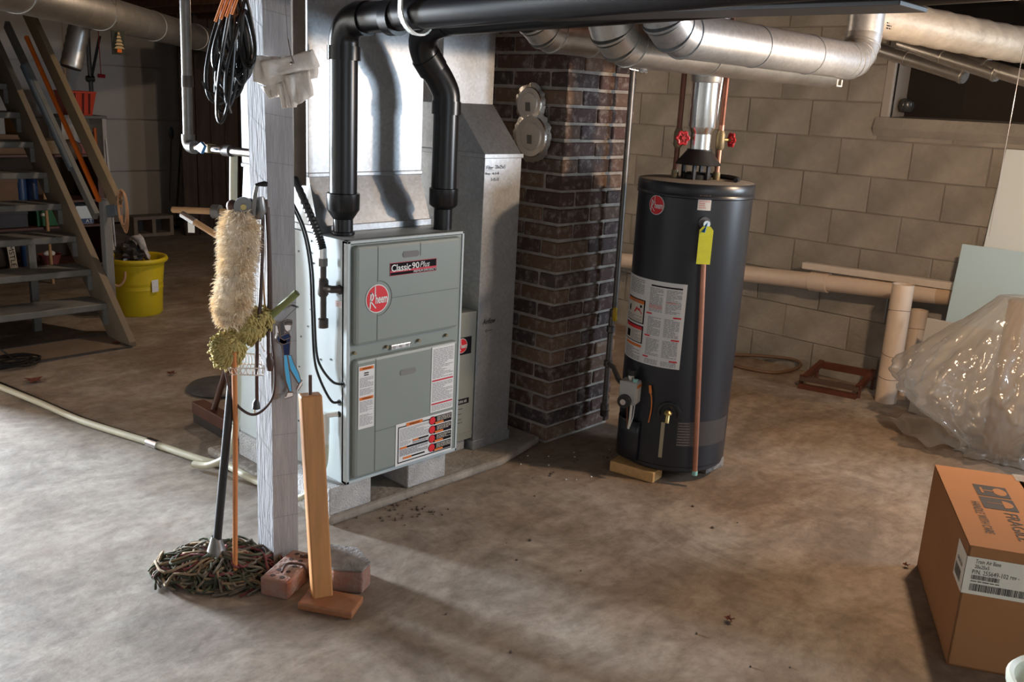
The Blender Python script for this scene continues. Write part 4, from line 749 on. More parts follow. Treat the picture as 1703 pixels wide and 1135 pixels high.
# shipping label wrapped round the front left corner
SB = Surf(BF-bu*.0005, br, (0, 0, 1), -bu); SBl = Surf(BF-br*.0005, bu, (0, 0, 1), -br)
lbx = sheet(G(), SB, 0, .26, .228, .338, .0008).build('shipping_label', CREAMP, bx); sheet(G(), SBl, 0, .115, .228, .338, .0008).build('shipping_label', CREAMP, bx)
g = G(); text(g, SB, 'Train Air Base', .022, .085, .321, .333, .0016); text(g, SB, '20x25x5', .022, .058, .306, .317, .0016); text(g, SB, 'P/N. 255649-102', .018, .108, .289, .302, .0016); text(g, SB, 'rev -', .113, .135, .290, .299, .0016)
xx = .018
while xx < .088: w = random.uniform(.0006, .0022); sheet(g, SB, xx, xx+w, .273, .286, .0016); xx += w+random.uniform(.0006, .0016)
xx = .018
while xx < .155: w = random.uniform(.0008, .0034); sheet(g, SB, xx, xx+w, .239, .260, .0016); xx += w+random.uniform(.0008, .0022)
lines(g, SB, .018, .09, .265, .270, 1, .0016); g.build('print', INK, lbx, kind='stuff')
g = G(); xx = .03
while xx < .10: w = random.uniform(.0008, .0034); sheet(g, SBl, xx, xx+w, .242, .275, .0016); xx += w+random.uniform(.0008, .0022)
lines(g, SBl, .03, .09, .288, .300, 2, .0016); g.build('label_print', INK, bx, kind='stuff')
# white bucket just entering the frame
bc = P(1700, 1135, 'z', .33)+V((.06, -.09, 0)); bk_ = T('white_bucket', 'white plastic bucket rim at the lower right corner', 'bucket', (bc.x, bc.y, 0))
G().lathe([(.001, .0), (.105, 0), (.125, .31), (.132, .312), (.134, .325), (.128, .333), (.118, .328), (.116, .31), (.10, .01), (.001, .01)], (bc.x, bc.y, 0), 40).build('pail', mat('pail_white', (.72, .74, .62), .4), bk_, smooth=True)
# ================================================================== LAMP (out of frame right): bare bulb on a cord; its pull string hangs into view
lp = T('hanging_bulb', 'bare warm light bulb hanging on a cord beside the frame edge', 'lamp', LAMP)
G().cyl(LAMP+V((0, 0, .10)), V((LAMP.x, LAMP.y, ZC)), .004, n=8).build('cord', BLACKR, lp); G().cyl(LAMP+V((0, 0, .045)), LAMP+V((0, 0, .11)), .018, n=14).build('socket', BLACKSAT, lp, smooth=True); G().ball(LAMP, .03, .03, .04).build('bulb', BULB, lp, smooth=True)
pl_ = bpy.data.lights.new('bulb_light', 'POINT'); pl_.energy = 54; pl_.color = (1.0, .70, .45); pl_.shadow_soft_size = .035; plo = bpy.data.objects.new('bulb_light', pl_); COL.objects.link(plo); plo.location = LAMP-V((0, 0, .05))
bpy.data.objects['bulb'].visible_shadow = True
s0 = PV(1645, 393, 3.3, .93); G().cyl(s0, V((s0.x, s0.y, ZC)), .0012, n=6).build('pull_string', WIREW, label='thin white pull string hanging at the right edge', cat='string')
FILL_BULB = V((3.35, 4.65, 2.08)); l2 = T('stair_fill_bulb', 'unseen fill bulb added behind the plenum to brighten the stairs', 'lamp', FILL_BULB)  # unseen bulb, added as fill for the stairs and garage end
G().cyl(FILL_BULB+V((0, 0, .045)), V((FILL_BULB.x, FILL_BULB.y, ZC)), .022, n=14).build('socket', BLACKSAT, l2, smooth=True); G().ball(FILL_BULB, .03, .03, .04).build('bulb', BULB, l2, smooth=True)
pl2 = bpy.data.lights.new('stair_fill_bulb_light', 'POINT'); pl2.energy = 36; pl2.color = (1.0, .76, .54); pl2.shadow_soft_size = .035; plo2 = bpy.data.objects.new('stair_fill_bulb_light', pl2); COL.objects.link(plo2); plo2.location = FILL_BULB-V((0, 0, .05))
# ================================================================== POST AND WHAT HANGS ON IT
PX, PY0, PS = 1.432, 2.312, .090
po = T('support_post', 'grey painted timber support post left of the furnace', 'post', (PX+PS/2, PY0+PS/2, 0))
g = G(); n_ = 14
for i in range(n_+1):
    z = ZC*i/n_; tw = .004*math.sin(z*2.2)-.006*z*.5
    g.v += [V((PX+tw, PY0, z)), V((PX+PS+tw, PY0, z)), V((PX+PS+tw, PY0+PS, z)), V((PX+tw, PY0+PS, z))]
for i in range(n_):
    for k in range(4): a, b = i*4+k, i*4+(k+1) % 4; g.f.append((a, b, b+4, a+4))
g.f += [(3, 2, 1, 0), (n_*4, n_*4+1, n_*4+2, n_*4+3)]; g.build('timber', POSTP, po)
def pw(z): return .004*math.sin(z*2.2)-.003*z
g = G()
for k in range(30):
    z = .12+k*.068+random.uniform(-.02, .02); y0 = PY0-.0008; xo = pw(z)
    if k % 2: g.add([V((PX+xo, y0, z)), V((PX+PS+xo, y0, z-.012)), V((PX+PS+xo, y0, z-.0105)), V((PX+xo, y0, z+.0015))], [(0, 1, 2, 3)])
    else: g.add([V((PX+xo-.0008, PY0, z)), V((PX+xo-.0008, PY0+PS, z+.05)), V((PX+xo-.0008, PY0+PS, z+.0515)), V((PX+xo-.0008, PY0, z+.0015))], [(0, 1, 2, 3)])
g.build('saw_marks', mat('saw_mark', (.19, .18, .18), .8), po, kind='stuff')
G().box(PX-.012, PX+PS+.012, PY0-.002, PY0+PS+.01, 0, .012).build('base_shim', REDW, po)
# second strip of timber behind, and rod
w0, w1 = P(488, 100, 'y', 2.655), P(509, 100, 'y', 2.655); G().box(w0.x, w1.x, 2.655, 2.69, 1.16, ZC).build('wood_strip', mat('old_strip', (.13, .095, .07), .8, var=.3, scale=8), label='narrow old wooden strip against the plenum corner, right of post', cat='strip', bevel=.002)
def H(px, py, off=.02): return PV(px, py, PX, PY0, off)          # on the vertical plane of the post corner, towards the viewer
# black cable coil
cc_ = T('cable_coil', 'coil of black cable hanging at the top of the post', 'cable', H(390, 190, .0))
random.seed(8)
for k in range(15):
    cx = 392+random.uniform(-16, 20); w = random.uniform(12, 36); top = random.uniform(-25, 30); bot = random.uniform(95, 205); ph = random.uniform(-26, 22); o_ = .01+.012*(k % 5)
    pts = [H(cx+w*math.sin(a)*(.35+.65*(1-math.cos(a))/2)+ph*(1-math.cos(a))/2, (top+bot)/2-(bot-top)/2*math.cos(a), o_+.01*math.sin(a*2+k)) for a in [2*math.pi*i/12 for i in range(12)]]
    G().tube(arc(pts+[pts[0]], 4), .0048, 7).build('cable_loop', BLACKR, cc_, smooth=True)
G().tube(arc([H(337, 135, .03), H(345, 150, .03), H(365, 158, .03), H(382, 150, .03), H(410, 120, .03)], 5), .0035, 6).build('cable_end', BLACKR, cc_, smooth=True)
G().tube(arc([H(403, 20, .06), H(392, 60, .06), H(378, 110, .065), H(376, 160, .06), H(383, 189, .06)], 5), .006, 7).build('cable_loop', BLACKR, cc_, smooth=True)
for k in range(4): G().tube([H(358+k*9, 36-k*4, .085), H(373+k*9, -6-k*4, .085)], .004, 7).build('orange_tie', ORANGEW, cc_, smooth=True)
# folded white rags on a wire
rg = T('hanging_rags', 'bundle of folded white rags wired to the upper post', 'rags', H(475, 180, .03))
def rag(cs, th, nm):
    q = [H(*c) for c in cs]; n = (q[1]-q[0]).cross(q[3]-q[0]).normalized()
    if n.dot(CAM-q[0]) < 0: n = -n
    def fn(u, v): p = q[0].lerp(q[1], u).lerp(q[3].lerp(q[2], u), v); return p+n*(.004*math.sin(u*7+v*4)+.003*math.sin(u*15))
    g = G().grid(fn, 10, 6); g.build(nm, TAGW, rg, smooth=True, ang=60, solid=th)
rag([(421, 92, .045), (465, 95, .045), (468, 152, .04), (422, 135, .045)], .016, 'folded_rag'); rag([(436, 104, .055), (521, 84, .060), (531, 110, .06), (441, 132, .06)], .02, 'folded_rag'); rag([(440, 124, .050), (530, 108, .052), (527, 128, .05), (446, 142, .05)], .014, 'folded_rag'); rag([(476, 126, .062), (514, 118, .064), (520, 158, .06), (486, 180, .06)], .014, 'folded_rag'); rag([(462, 140, .056), (478, 130, .056), (492, 178, .054), (470, 180, .054)], .012, 'folded_rag'); rag([(436, 144, .045), (466, 142, .045), (462, 160, .045), (449, 164, .045)], .010, 'folded_rag')
G().tube([H(474, -5, .02), H(479, 65, .025), H(484, 92, .065), H(489, 106, .075)], .0013, 6).build('hanging_wire', GREYPIPE, rg); G().ball(H(485, 106, .076), .006, n=8, m=6).build('wire_knot', CHROME, rg)
# lambswool duster: fluffy pad on a wooden handle
du = T('wool_duster', 'cream lambswool duster pad hanging on the post', 'duster', H(390, 545, .03))
def spine(t): return H(398-14*t*t-3*t, 352+188*t, .075)
SR = V((RT.x, RT.y, 0)).normalized(); TOW = V((-PX, -PY0, 0)).normalized()
def padr(t): return .060*(min(1, (t+.02)*7)**.5)*(min(1, (1.03-t)*5)**.5)*(1+.08*math.sin(t*9))
G().tube([spine(i/20) for i in range(21)], [max(.006, padr(i/20)*.66) for i in range(21)], 18).build('pad_core', WOOL, du, smooth=True, ang=180)
g = G(); random.seed(3)
for k in range(1500):                                                # tufts of curled wool
    t = random.random(); a = random.uniform(0, 2*math.pi); c = spine(t); r = padr(t)*.62; d_ = (SR*math.cos(a)+TOW*math.sin(a)*.85); p0 = c+d_*r; lean = V((random.uniform(-.45, .45), random.uniform(-.45, .45), random.uniform(-.8, .25)))
    for j in range(9):
        p = p0+V((random.gauss(0, .005), random.gauss(0, .005), random.gauss(0, .005))); l = random.uniform(.014, .026); e = p+(d_+lean+V((random.gauss(0, .22), random.gauss(0, .22), random.gauss(0, .22)))).normalized()*l; m1 = p.lerp(e, .6)+d_*.002; s_ = V((random.uniform(-1, 1), random.uniform(-1, 1), random.uniform(-1, 1)))*.0014
        g.add([p-s_, p+s_, m1+s_*.7, m1-s_*.7, e+V((0, 0, -.004))], [(0, 1, 2, 3), (3, 2, 4)])
g.build('wool_pile', WOOL, du, kind='stuff')
hd = T('tool_handle', 'pale wooden handle with white tip slanting behind the wool duster', 'handle', H(340, 390, .0)); q0, q1 = PV(312, 362, 1.5, 2.52), PV(385, 430, 1.45, 2.40); q1 = V((PX+.004, 2.385, q1.z)); G().tube([q0, q1], .0095, 12).build('stick', DOWEL, hd, smooth=True); G().tube([q0+(q0-q1).normalized()*.022, q0+(q1-q0).normalized()*.03], .0105, 12).build('tip', CHROME, hd, smooth=True); G().obox(q0+V((0, 0, -.045)), SR*.02, TOW*.004, V((0, 0, .04))).build('tip_tag', WHITEP, hd)
dw = T('tool_handle', 'orange-brown dowel lying level behind the cream hose, left of post', 'handle', PV(330, 349, 1.68, 3.2)); q0, q1 = PV(287, 349, 1.66, 3.2), V((1.83, 2.9, 1.0)); q1 = PV(392, 347, 1.70, 2.99); q1 = V((1.832, 2.90, q0.z+.012)); G().tube([q0, q1], .0115, 12).build('dowel', DOWEL, dw, smooth=True); m_ = q0.lerp(q1, .42); G().tube([m_-(q1-q0).normalized()*.012, m_+(q1-q0).normalized()*.018], .025, 14).build('clamp_collar', GREYPIPE, dw, smooth=True)
# crank gadget
cg = T('crank_gadget', 'steel hand crank gadget screwed to the post above the duster', 'hand crank', H(420, 360, .05)); G().obox(H(407, 362, .03), SR*.05, TOW*.03, V((0, 0, .055))).build('bracket', STEELD, cg, bevel=.004)
c = H(405, 344, .075); G().tube([c-TOW*.012, c+TOW*.006], .026, 20).build('gear_disc', mat('grey_cast', (.25, .25, .25), .4, .8), cg, smooth=True); G().tube([c, c+TOW*.012], .008, 12).build('gear_hub', BRASS, cg, smooth=True)
G().tube([H(421, 358, .085), H(424, 325, .09), H(427, 309, .09)], [.006, .006, .005], 8).build('crank_arm', GREYPIPE, cg, smooth=True); G().tube([H(425, 308, .09), H(433, 306.5, .092), H(440, 306, .093), H(445, 306.5, .094)], [.004, .006, .008, .006], 10).build('crank_knob', BLACKSAT, cg, smooth=True)
G().tube([H(432, 328, .06), H(434, 350, .06), H(431, 364, .06)], [.012, .016, .010], 10).build('clamp', mat('grey_cast', (.25,)*3), cg, smooth=True); G().ball(H(386, 343, .06), .016, .016, .018, n=10, m=6).build('nut', RUST, cg, smooth=True)
# brown extension cords with plugs
ec = T('extension_cord', 'dark brown extension cord with hanging plug on the post', 'cord', H(430, 690, .03)); G().tube(arc([H(437, 330, .05), H(436, 420, .05), H(433, 500, .075), H(428, 560, .08), H(427, 620, .06), H(427, 668, .05)], 6), .0055, 8).build('cord', LEATH, ec, smooth=True)
G().tube([H(427, 664, .05), H(426, 670, .05), H(426, 680, .05)], [.005, .010, .012], 10).build('plug', BLACKSAT, ec, smooth=True); G().tube([H(424, 680, .05), H(423.5, 687, .05)], .002, 6).build('prong', BRASS, ec)
e2 = T('extension_cord', 'dark brown extension cord with loop below the wire basket', 'cord', H(448, 620, .03)); G().tube(arc([H(442, 332, .045), H(446, 400, .045), H(447, 500, .05), H(446, 560, .055), H(446, 592, .055)], 6), .0055, 8).build('cord', LEATH, e2, smooth=True); G().tube([H(447, 588, .055), H(449, 600, .058), H(449, 616, .055)], [.006, .013, .009], 10).build('socket_end', LEATH, e2, smooth=True)
G().tube(arc([H(376, 620, .045), H(384, 655, .045), H(398, 678, .045), H(420, 690, .045), H(440, 680, .045), H(455, 655, .04), H(457, 610, .035), H(452, 560, .035), H(450, 450, .03), H(446, 345, .035)], 6), .0042, 8).build('loop', LEATH, e2, smooth=True)
G().tube(arc([H(431, 395, .05), H(436, 440, .05), H(441, 520, .05)], 5), .0028, 6).build('tan_cord', DOWEL, e2, smooth=True)
# olive string mop head on green tube handle
om = T('string_mop', 'olive yellow string mop hanging upside down on the post', 'mop', H(400, 600, .04)); random.seed(5)
def blob(g, cxp, cyp, w, h, n, off):
    for k in range(n):
        a = random.uniform(0, 2*math.pi); rr = math.sqrt(random.random()); x_, y_ = cxp+w*rr*math.cos(a), cyp+h*rr*math.sin(a); d0 = off+.035*math.sqrt(max(0, 1-rr*rr)); p = H(x_, y_, d0)
        th = random.uniform(0, 2*math.pi); l = random.uniform(4, 8); pts = [p, H(x_+l*.6*math.cos(th), y_+l*.6*math.sin(th)+2, d0+.010), H(x_+l*math.cos(th+.7), y_+l*math.sin(th+.7)+5, d0+.004), H(x_+l*.5*math.cos(th+1.8), y_+l*.5*math.sin(th+1.8)+5, d0-.006)]
        g.tube(arc(pts, 2), .0030, 5)
g = G(); blob(g, 410, 543, 28, 24, 420, .055); blob(g, 378, 578, 27, 30, 560, .06); blob(g, 430, 530, 22, 22, 200, .04); g.build('yarn', GMOP, om, smooth=True, ang=180, kind='stuff'); G().tube([H(372, 585, .055), H(385, 570, .06), H(410, 545, .055), H(428, 532, .045)], [.018, .030, .028, .02], 14).build('yarn_core', GMOP, om, smooth=True)
q0, q1 = H(440, 535, .05), H(494, 487, .085); G().tube([q0, q1], .0105, 14, cap=False).build('green_handle', GREENT, om, smooth=True); G().tube([q1-(q1-q0)*.05, q1+(q1-q0).normalized()*.001], .0082, 14).build('handle_bore', mat('bore', (.10, .11, .05), .7), om)
# wire basket
wb_ = T('wire_basket', 'small white coated wire basket on the post', 'basket', H(415, 630, .04))
for (a_, b_, c_, d_) in (((379, 613, .09), (440, 613, .09), (432, 590, .03), (400, 588, .03)), ((388, 623, .085), (437, 625, .085), (433, 606, .035), (402, 606, .035))):
    G().tube([H(*a_), H(*b_), H(*c_), H(*d_)], .0022, 6, closed=True).build('hoop', WIREW, wb_)
for k in range(7): u = k/6; G().tube(arc([H(400+32*u, 588+2*u, .03), H(402+32*u, 602, .032), H(388+49*u, 624, .086), H(379+61*u, 613, .09)], 2), .0016, 5).build('rib', WIREW, wb_)
G().tube([H(402, 590, .03), H(430, 566, .028), H(440, 585, .028)], .0018, 5).build('hanger', WIREW, wb_)
# stained glass golfer sun-catcher
gf = T('suncatcher', 'stained glass figure in navy top and blue trousers on the post', 'sun-catcher', P(478, 660, 'y', PY0-.03))
YG = PY0-.030
def pane(pts, m, nm): G().prism([P(x, y, 'y', YG) for x, y in pts], (0, .004, 0)).build(nm, m, gf); q = [P(x, y, 'y', YG+.002) for x, y in pts]; G().tube(q, .0026, 6, closed=True).build('lead_came', LEAD, gf)
pane([(471, 535), (478, 532.5), (485, 533.5), (486, 539), (478, 539), (472, 541)], TARN, 'cap'); pane([(472, 541), (478, 540), (484, 541), (483, 549), (477, 552), (473, 548)], WGLASS, 'face'); pane([(465, 537), (471, 535), (473, 548), (472, 556), (466, 560), (464, 548)], TARN, 'hair'); pane([(466, 560), (473, 556), (480, 554), (483, 560), (482, 570), (481, 590), (471, 591), (469, 575), (465, 570)], NAVY, 'torso'); pane([(460, 553), (465, 562), (472, 566), (482, 562), (482, 569), (471, 573), (462, 570), (459, 562)], NAVY, 'arm'); pane([(457, 541), (461, 543), (463, 553), (459, 564), (457, 556)], WGLASS, 'forearm')
pane([(471, 592), (477, 591), (480, 612), (483, 632), (485, 650), (481, 652), (475, 634), (472, 612)], SKYG, 'trouser_leg'); pane([(478, 591), (484, 592), (488, 604), (496, 620), (500, 634), (496, 638), (489, 626), (482, 614)], SKYG, 'trouser_leg'); pane([(478, 653), (487, 653), (487, 659), (474, 663), (475, 660)], WGLASS, 'shoe'); pane([(497, 639), (502, 633), (502, 640), (495, 650), (493, 648)], WGLASS, 'shoe')
nl = P(486, 508, 'y', PY0-.002); G().cyl(nl, nl-V((0, .03, 0)), .003, n=8).build('nail', STEELD, gf); G().tube([nl-V((0, .026, 0)), P(468, 536, 'y', YG)], .0009, 5).build('hanging_wire', STEELD, gf)
# ================================================================== FOOT OF THE POST
fm = T('floor_mop', 'dirty string floor mop with black handle standing left of the post', 'mop', V((1.27, 2.42, 0))); mc = P(352, 955, 'z', 0)
ht = H(385, 640, .035); hb = PV(360, 912, mc.x, mc.y); G().tube([hb, ht], .0125, 14).build('handle', BLACKSAT, fm, smooth=True); G().lathe([(.045, -.03), (.03, .0), (.02, .03), (.014, .05)], hb+V((0, 0, -.01)), 14).build('clamp', GREYPIPE, fm, smooth=True)
random.seed(11); cc2 = V((hb.x, hb.y, 0))
for ci, mm in enumerate(MOPY):
    g = G(); PR = V((-SR.y, SR.x, 0))
    for k in range((150, 120, 60, 110)[ci]):
        a = random.uniform(0, 2*math.pi); L = random.uniform(.07, .17); d_ = SR*math.cos(a)*1.22+PR*math.sin(a)*.80; s_ = V((-d_.y, d_.x, 0))*random.uniform(-.09, .09); h = random.uniform(.02, .062)
        q = lambda: V((random.gauss(0, .012), random.gauss(0, .012), random.gauss(0, .006)))
        pts = [cc2+V((0, 0, .055))+q(), cc2+d_*L*.3+s_*.4+V((0, 0, h+.015))+q(), cc2+d_*L*.6+s_+V((0, 0, h))+q(), cc2+d_*L*.85+s_*.3+V((0, 0, h*.7+.006))+q(), cc2+d_*L+V((0, 0, .014))+s_*.2, cc2+d_*(L*.9)-s_*.9+V((0, 0, .006))]
        for p in pts: p.z = max(p.z, .005)
        g.tube(arc(pts, 3), .0042, 5)
    g.build('yarn', mm, fm, smooth=True, ang=180, kind='stuff')
G().ball(cc2+V((0, 0, .02)), .12, .11, .04).build('yarn_core', MOPY[1], fm, smooth=True)
sb = P(391, 948, 'z', .05); G().tube([sb, PV(391.5, 700, PX-.05, PY0+.02, .02), H(389, 585, .10)], .0075, 10).build('orange_stick', ORSTICK, smooth=True, label='thin orange-brown wooden stick standing between mop and post', cat='stick')
# varnished stand: upright with rod on a foot board
sd = T('wooden_stand', 'varnished wooden upright with rod on a foot board beside the post', 'wooden stand', (1.42, 2.03, 0)); b0 = V((1.432, 2.052, .022)); tpp = PV(515, 655, b0.x, b0.y); tpp = PV(516, 656, b0.x-.005, b0.y)
ax = V((.93, -.36, 0)).normalized(); ay = V((-ax.y, ax.x, 0)); G().obox(b0-ax*.030-ay*.019, ax*.060, ay*.040, tpp-b0).build('upright', PINE, sd, bevel=.005)
G().cyl(tpp+V((0, 0, -.005)), tpp+V((.0, 0, .055)), .005, n=10).build('rod', RUST, sd)
fa_ = V((1.352, 2.062, 0)); e1 = V((.085, -.150, 0)); e2_ = V((.085, .055, 0)); G().obox(fa_, e1, e2_, V((0, 0, .024))).build('foot_board', PINE2, sd, bevel=.006)
# cored brick with cord, wedge of brick
cbk = T('cored_brick', 'worn red cored brick with a cord at the foot of the post', 'brick', (1.40, 2.18, 0)); c0 = V((1.318, 2.205, 0)); e1 = V((.175, .088, 0)).normalized(); e2_ = V((.5, -.87, 0)); e2_ = (e2_-e1*e2_.dot(e1)).normalized()
G().obox(c0, e1*.19, e2_*.092, V((0, 0, .06))).build('brick_body', BRICKR, cbk, bevel=.006)
for i in range(5):
    for j in range(2): c = c0+e1*(.022+.036*i)+e2_*(.03+.032*j)+V((0, 0, .0595)); G().cyl(c, c+V((0, 0, .0012)), .0075, n=12).build('core_hole', mat('core_dark', (.05, .03, .025), .9), cbk)
tz = V((0, 0, .066)); G().tube(arc([c0+e1*.04+e2_*.05+tz, c0+e1*.09+e2_*.04+tz, c0+e1*.10+e2_*.09+tz, c0+e1*.105+e2_*.105+V((0, 0, .03)), c0+e1*.13+e2_*.108+V((0, 0, .012)), c0+e1*.16+e2_*.10+V((0, 0, .05)), c0+e1*.15+e2_*.05+tz], 5), .004, 7).build('brown_cord', LEATH, cbk, smooth=True)
wd = T('brick_wedge', 'broken brick wedge with mortared grey top right of the stand', 'brick', (1.55, 2.12, 0)); wp = [V((1.487, 2.072, 0)), V((1.548, 2.008, 0)), V((1.600, 2.035, 0)), V((1.628, 2.135, 0)), V((1.575, 2.215, 0)), V((1.52, 2.19, 0))]
G().prism(wp, (0, 0, .072)).build('brick_body', BRICKR, wd, bevel=.006); G().prism([p+V((0, 0, .0725)) for p in wp], (0, 0, .007)).build('mortar_top', STONE, wd, bevel=.003)
# ================================================================== GAS LINE AND CABLES ON THE FURNACE SIDE
gl2 = T('gas_line', 'dark steel gas line dropping beside the plenum left of the post', 'gas pipe', (1.70, 3.28, 1.25)); G().cyl((1.70, 3.28, 1.255), (1.70, 3.25, ZC), .0185, n=16).build('drop_pipe', GREYPIPE, gl2, smooth=True)
G().cyl((1.70, 3.262, 1.93), (1.70, 3.26, 1.97), .023, n=16).build('coupling', GREYPIPE, gl2, smooth=True); G().cyl((1.70, 3.27, 1.46), (1.70, 3.268, 1.50), .0215, n=16).build('coupling', IRON, gl2, smooth=True)
G().tube(arc([(1.70, 3.28, 1.29), (1.70, 3.278, 1.262), (1.70, 3.262, 1.247), (1.70, 3.23, 1.246)], 4), .024, 14).build('elbow', GREYPIPE, gl2, smooth=True); G().cyl((1.70, 3.24, 1.246), (1.70, 2.80, 1.255), .0145, n=14).build('cross_pipe', CHROME, gl2, smooth=True)
G().box(1.68, 1.715, 3.10, 3.15, 1.235, 1.265).build('valve_body', BRASSD, gl2, bevel=.004); G().prism([(1.665, 3.155, 1.25), (1.665, 3.10, 1.275), (1.665, 3.075, 1.262), (1.665, 3.10, 1.232)], (-.012, 0, 0)).build('blue_lever', BLUEP, gl2, bevel=.003); G().cyl((1.70, 3.02, 1.25), (1.70, 2.97, 1.252), .02, n=14).build('union', IRON, gl2, smooth=True)
fx = [(1.72, 2.86, 1.255), (1.74, 2.76, 1.25), (1.75, 2.68, 1.20), (1.76, 2.60, 1.09), (1.772, 2.556, 1.01), (1.78, 2.542, .962)]
g = G(); fxp = arc(fx, 14); g.tube(fxp, [.013+.0018*(i % 2) for i in range(len(fxp))], 12); fh = T('gas_connector', 'black flexible gas connector with brass nut and iron drip leg on furnace side', 'gas connector', (1.78, 2.54, .7)); g.build('flex_hose', BLACKR, fh, smooth=True, ang=20)
x_, y_ = 1.781, 2.5415; G().cyl((x_, y_, .925), (x_, y_, .965), .0135, n=6).build('hex_nut', CHROME, fh); G().cyl((x_, y_, .905), (x_, y_, .93), .017, n=6).build('hex_nut', GREYPIPE, fh); G().cyl((x_, y_, .72), (x_, y_, .91), .0115, n=14).build('nipple', IRON, fh, smooth=True); G().lathe([(.013, 0), (.0185, .008), (.0185, .055), (.013, .063)], (x_, y_, .80), 14).build('tee', IRON, fh, smooth=True); G().lathe([(.001, 0), (.018, .002), (.018, .032), (.012, .036)], (x_, y_, .69), 14).build('drip_cap', IRON, fh, smooth=True)
G().tube([(x_, y_, .831), (x_+.005, 2.50, .831), (FX0+.004, 2.488, .83)], .013, 12).build('inlet', IRON, fh, smooth=True)
for k, (dx, zz_, yy_) in enumerate(((0, .502, 2.470), (-.008, .432, 2.489))):
    g = G(); g.tube(arc([(1.745, 2.775+.02*k, 1.215), (1.752, 2.70+.016*k, 1.13), (1.765, 2.625+.014*k, 1.02), (1.770, 2.590+.014*k, .9), (1.775, 2.585+.014*k, .75), (1.780, 2.580+.014*k, .60-.02*k), (1.783, 2.555+.012*k, .545-k*.04), (1.79, 2.50+.01*k, zz_+.005), (FX0-.004, yy_, zz_)], 6), .0045, 8); g.build('black_cable', BLACKR, smooth=True, label=('black cable running down the furnace side to the %s port' % ('upper' if k == 0 else 'lower')), cat='cable')
dn_ = T('condensate_drain', 'white plastic condensate trap on the furnace side with cream hose', 'drain', (1.79, 2.53, .3)); G().cyl((1.785, 2.532, .31), (1.785, 2.532, .385), .0135, n=14).build('trap', PVCW, dn_, smooth=True); G().cyl((1.785, 2.532, .27), (1.785, 2.532, .315), .0115, n=14).build('trap_end', PVCW, dn_, smooth=True); G().cyl((1.785, 2.53, .378), (FX0, 2.492, .388), .010, n=12).build('branch', PVCW, dn_, smooth=True)
G().tube(arc([(1.785, 2.532, .275), (1.782, 2.535, .20), (1.77, 2.56, .12), (1.735, 2.60, .06), (1.70, 2.66, .035)], 6), .0115, 10).build('hose', HOSE, dn_, smooth=True)
G().tube(arc([(1.715, 2.985, 1.235), (1.72, 3.0, 1.14), (1.722, 3.01, 1.0), (1.715, 3.0, .8), (1.715, 3.0, .35), (1.70, 3.03, .12), (1.66, 3.12, .035), (1.63, 3.20, .02)], 6), .014, 12).build('cream_hose', HOSE, smooth=True, label='cream vertical hose dropping from the gas line level to the floor', cat='hose')
hz = [P(-30, 632, 'z', .016), P(60, 668, 'z', .016), P(130, 698, 'z', .016), P(200, 721, 'z', .016), P(255, 738, 'z', .016), P(310, 757, 'z', .016), P(345, 768, 'z', .016), P(380, 776, 'z', .016), P(425, 800, 'z', .016), P(470, 816, 'z', .016), P(510, 822, 'z', .02)]
fc_ = T('floor_conduit', 'cream hose line running across the floor towards the furnace', 'hose', hz[4]); G().tube(arc(hz, 6), .0145, 12).build('hose', HOSE, fc_, smooth=True)
a, b = P(247, 735, 'z', .017), P(264, 741, 'z', .017); G().tube([a, b], .020, 12).build('hose_clamp', CHROME, fc_, smooth=True)
G().tube(arc([P(-30, 625, 'z', .008)]+[p+V((.03, .02, -.008)) for p in hz[1:5]], 6), .008, 8).build('floor_cable', BLACKR, smooth=True, label='black cable lying along the far side of the floor hose', cat='cable')
# ================================================================== STAIRCASE AND CLUTTER, LEFT BACKGROUND
SX0, SX1 = 1.22, 2.20
sc = T('staircase', 'grey open-riser wooden staircase in the left background', 'staircase', (1.7, 5.3, 0))
tm = bevelled('tread', SX1-SX0, .25, .038, .004, GREYW)
for k in range(1, 12): inst('tread', tm, ((SX0+SX1)/2, 5.10+.19*k+.125, .035+.172*k-.019), sc)
def strg(x, m): 
    g = G(); y0, z0, y1, z1 = 5.06, 0, 5.06+.19*12, .172*12+.05
    g.prism([(x, 5.02, 0), (x, 5.30, 0), (x, 5.30+.19*11.3, .172*11.3), (x, 5.02+.19*11.3, .172*11.3+.10), (x, 5.02, .03)], (.038, 0, 0)); return g.build('stringer', m, sc, bevel=.003)
strg(SX1, mat('stringer_wood', (.27, .22, .16), .7, var=.12, scale=5)); strg(SX0-.038, GREYW)
for k in range(1, 11): G().box(SX1-.025, SX1, 5.10+.19*k, 5.10+.19*k+.02, .035+.172*k-.125, .035+.172*k-.038).build('cleat', GREYW, sc)
G().box(SX1+.04, SX1+.085, 5.36, 5.42, 0, .80).build('newel_post', mat('newel_grey', (.29, .30, .31), .6), sc, bevel=.003)
G().box(1.92, 1.96, 5.66, 5.70, 0, .52).build('support_leg', GREYW, sc)
def rail(a, b, w, h, nm, m): return G().bar(a, b, w, h).build(nm, m, sc, bevel=.003)
h0, h1 = P(196, 342, 'x', 2.27), P(66, 62, 'x', 2.27); rail(h0, h0+(h1-h0)*1.25, .035, .10, 'handrail_board', TANW)
h0, h1 = P(160, 360, 'x', 2.25), P(47, 118, 'x', 2.25); rail(h0, h0+(h1-h0)*1.35, .03, .055, 'lower_rail', GREYW); d_ = V((-.022, 0, .01)); G().tube([h0+(h1-h0)*.30+d_, h0+(h1-h0)*1.02+d_], .019, 12).build('pipe_rail', BLUEPIPE, sc, smooth=True)
rail(P(182, 352, 'x', 2.27), P(197, 348, 'x', 2.27), .035, .07, 'rail_end', BLUEPIPE)
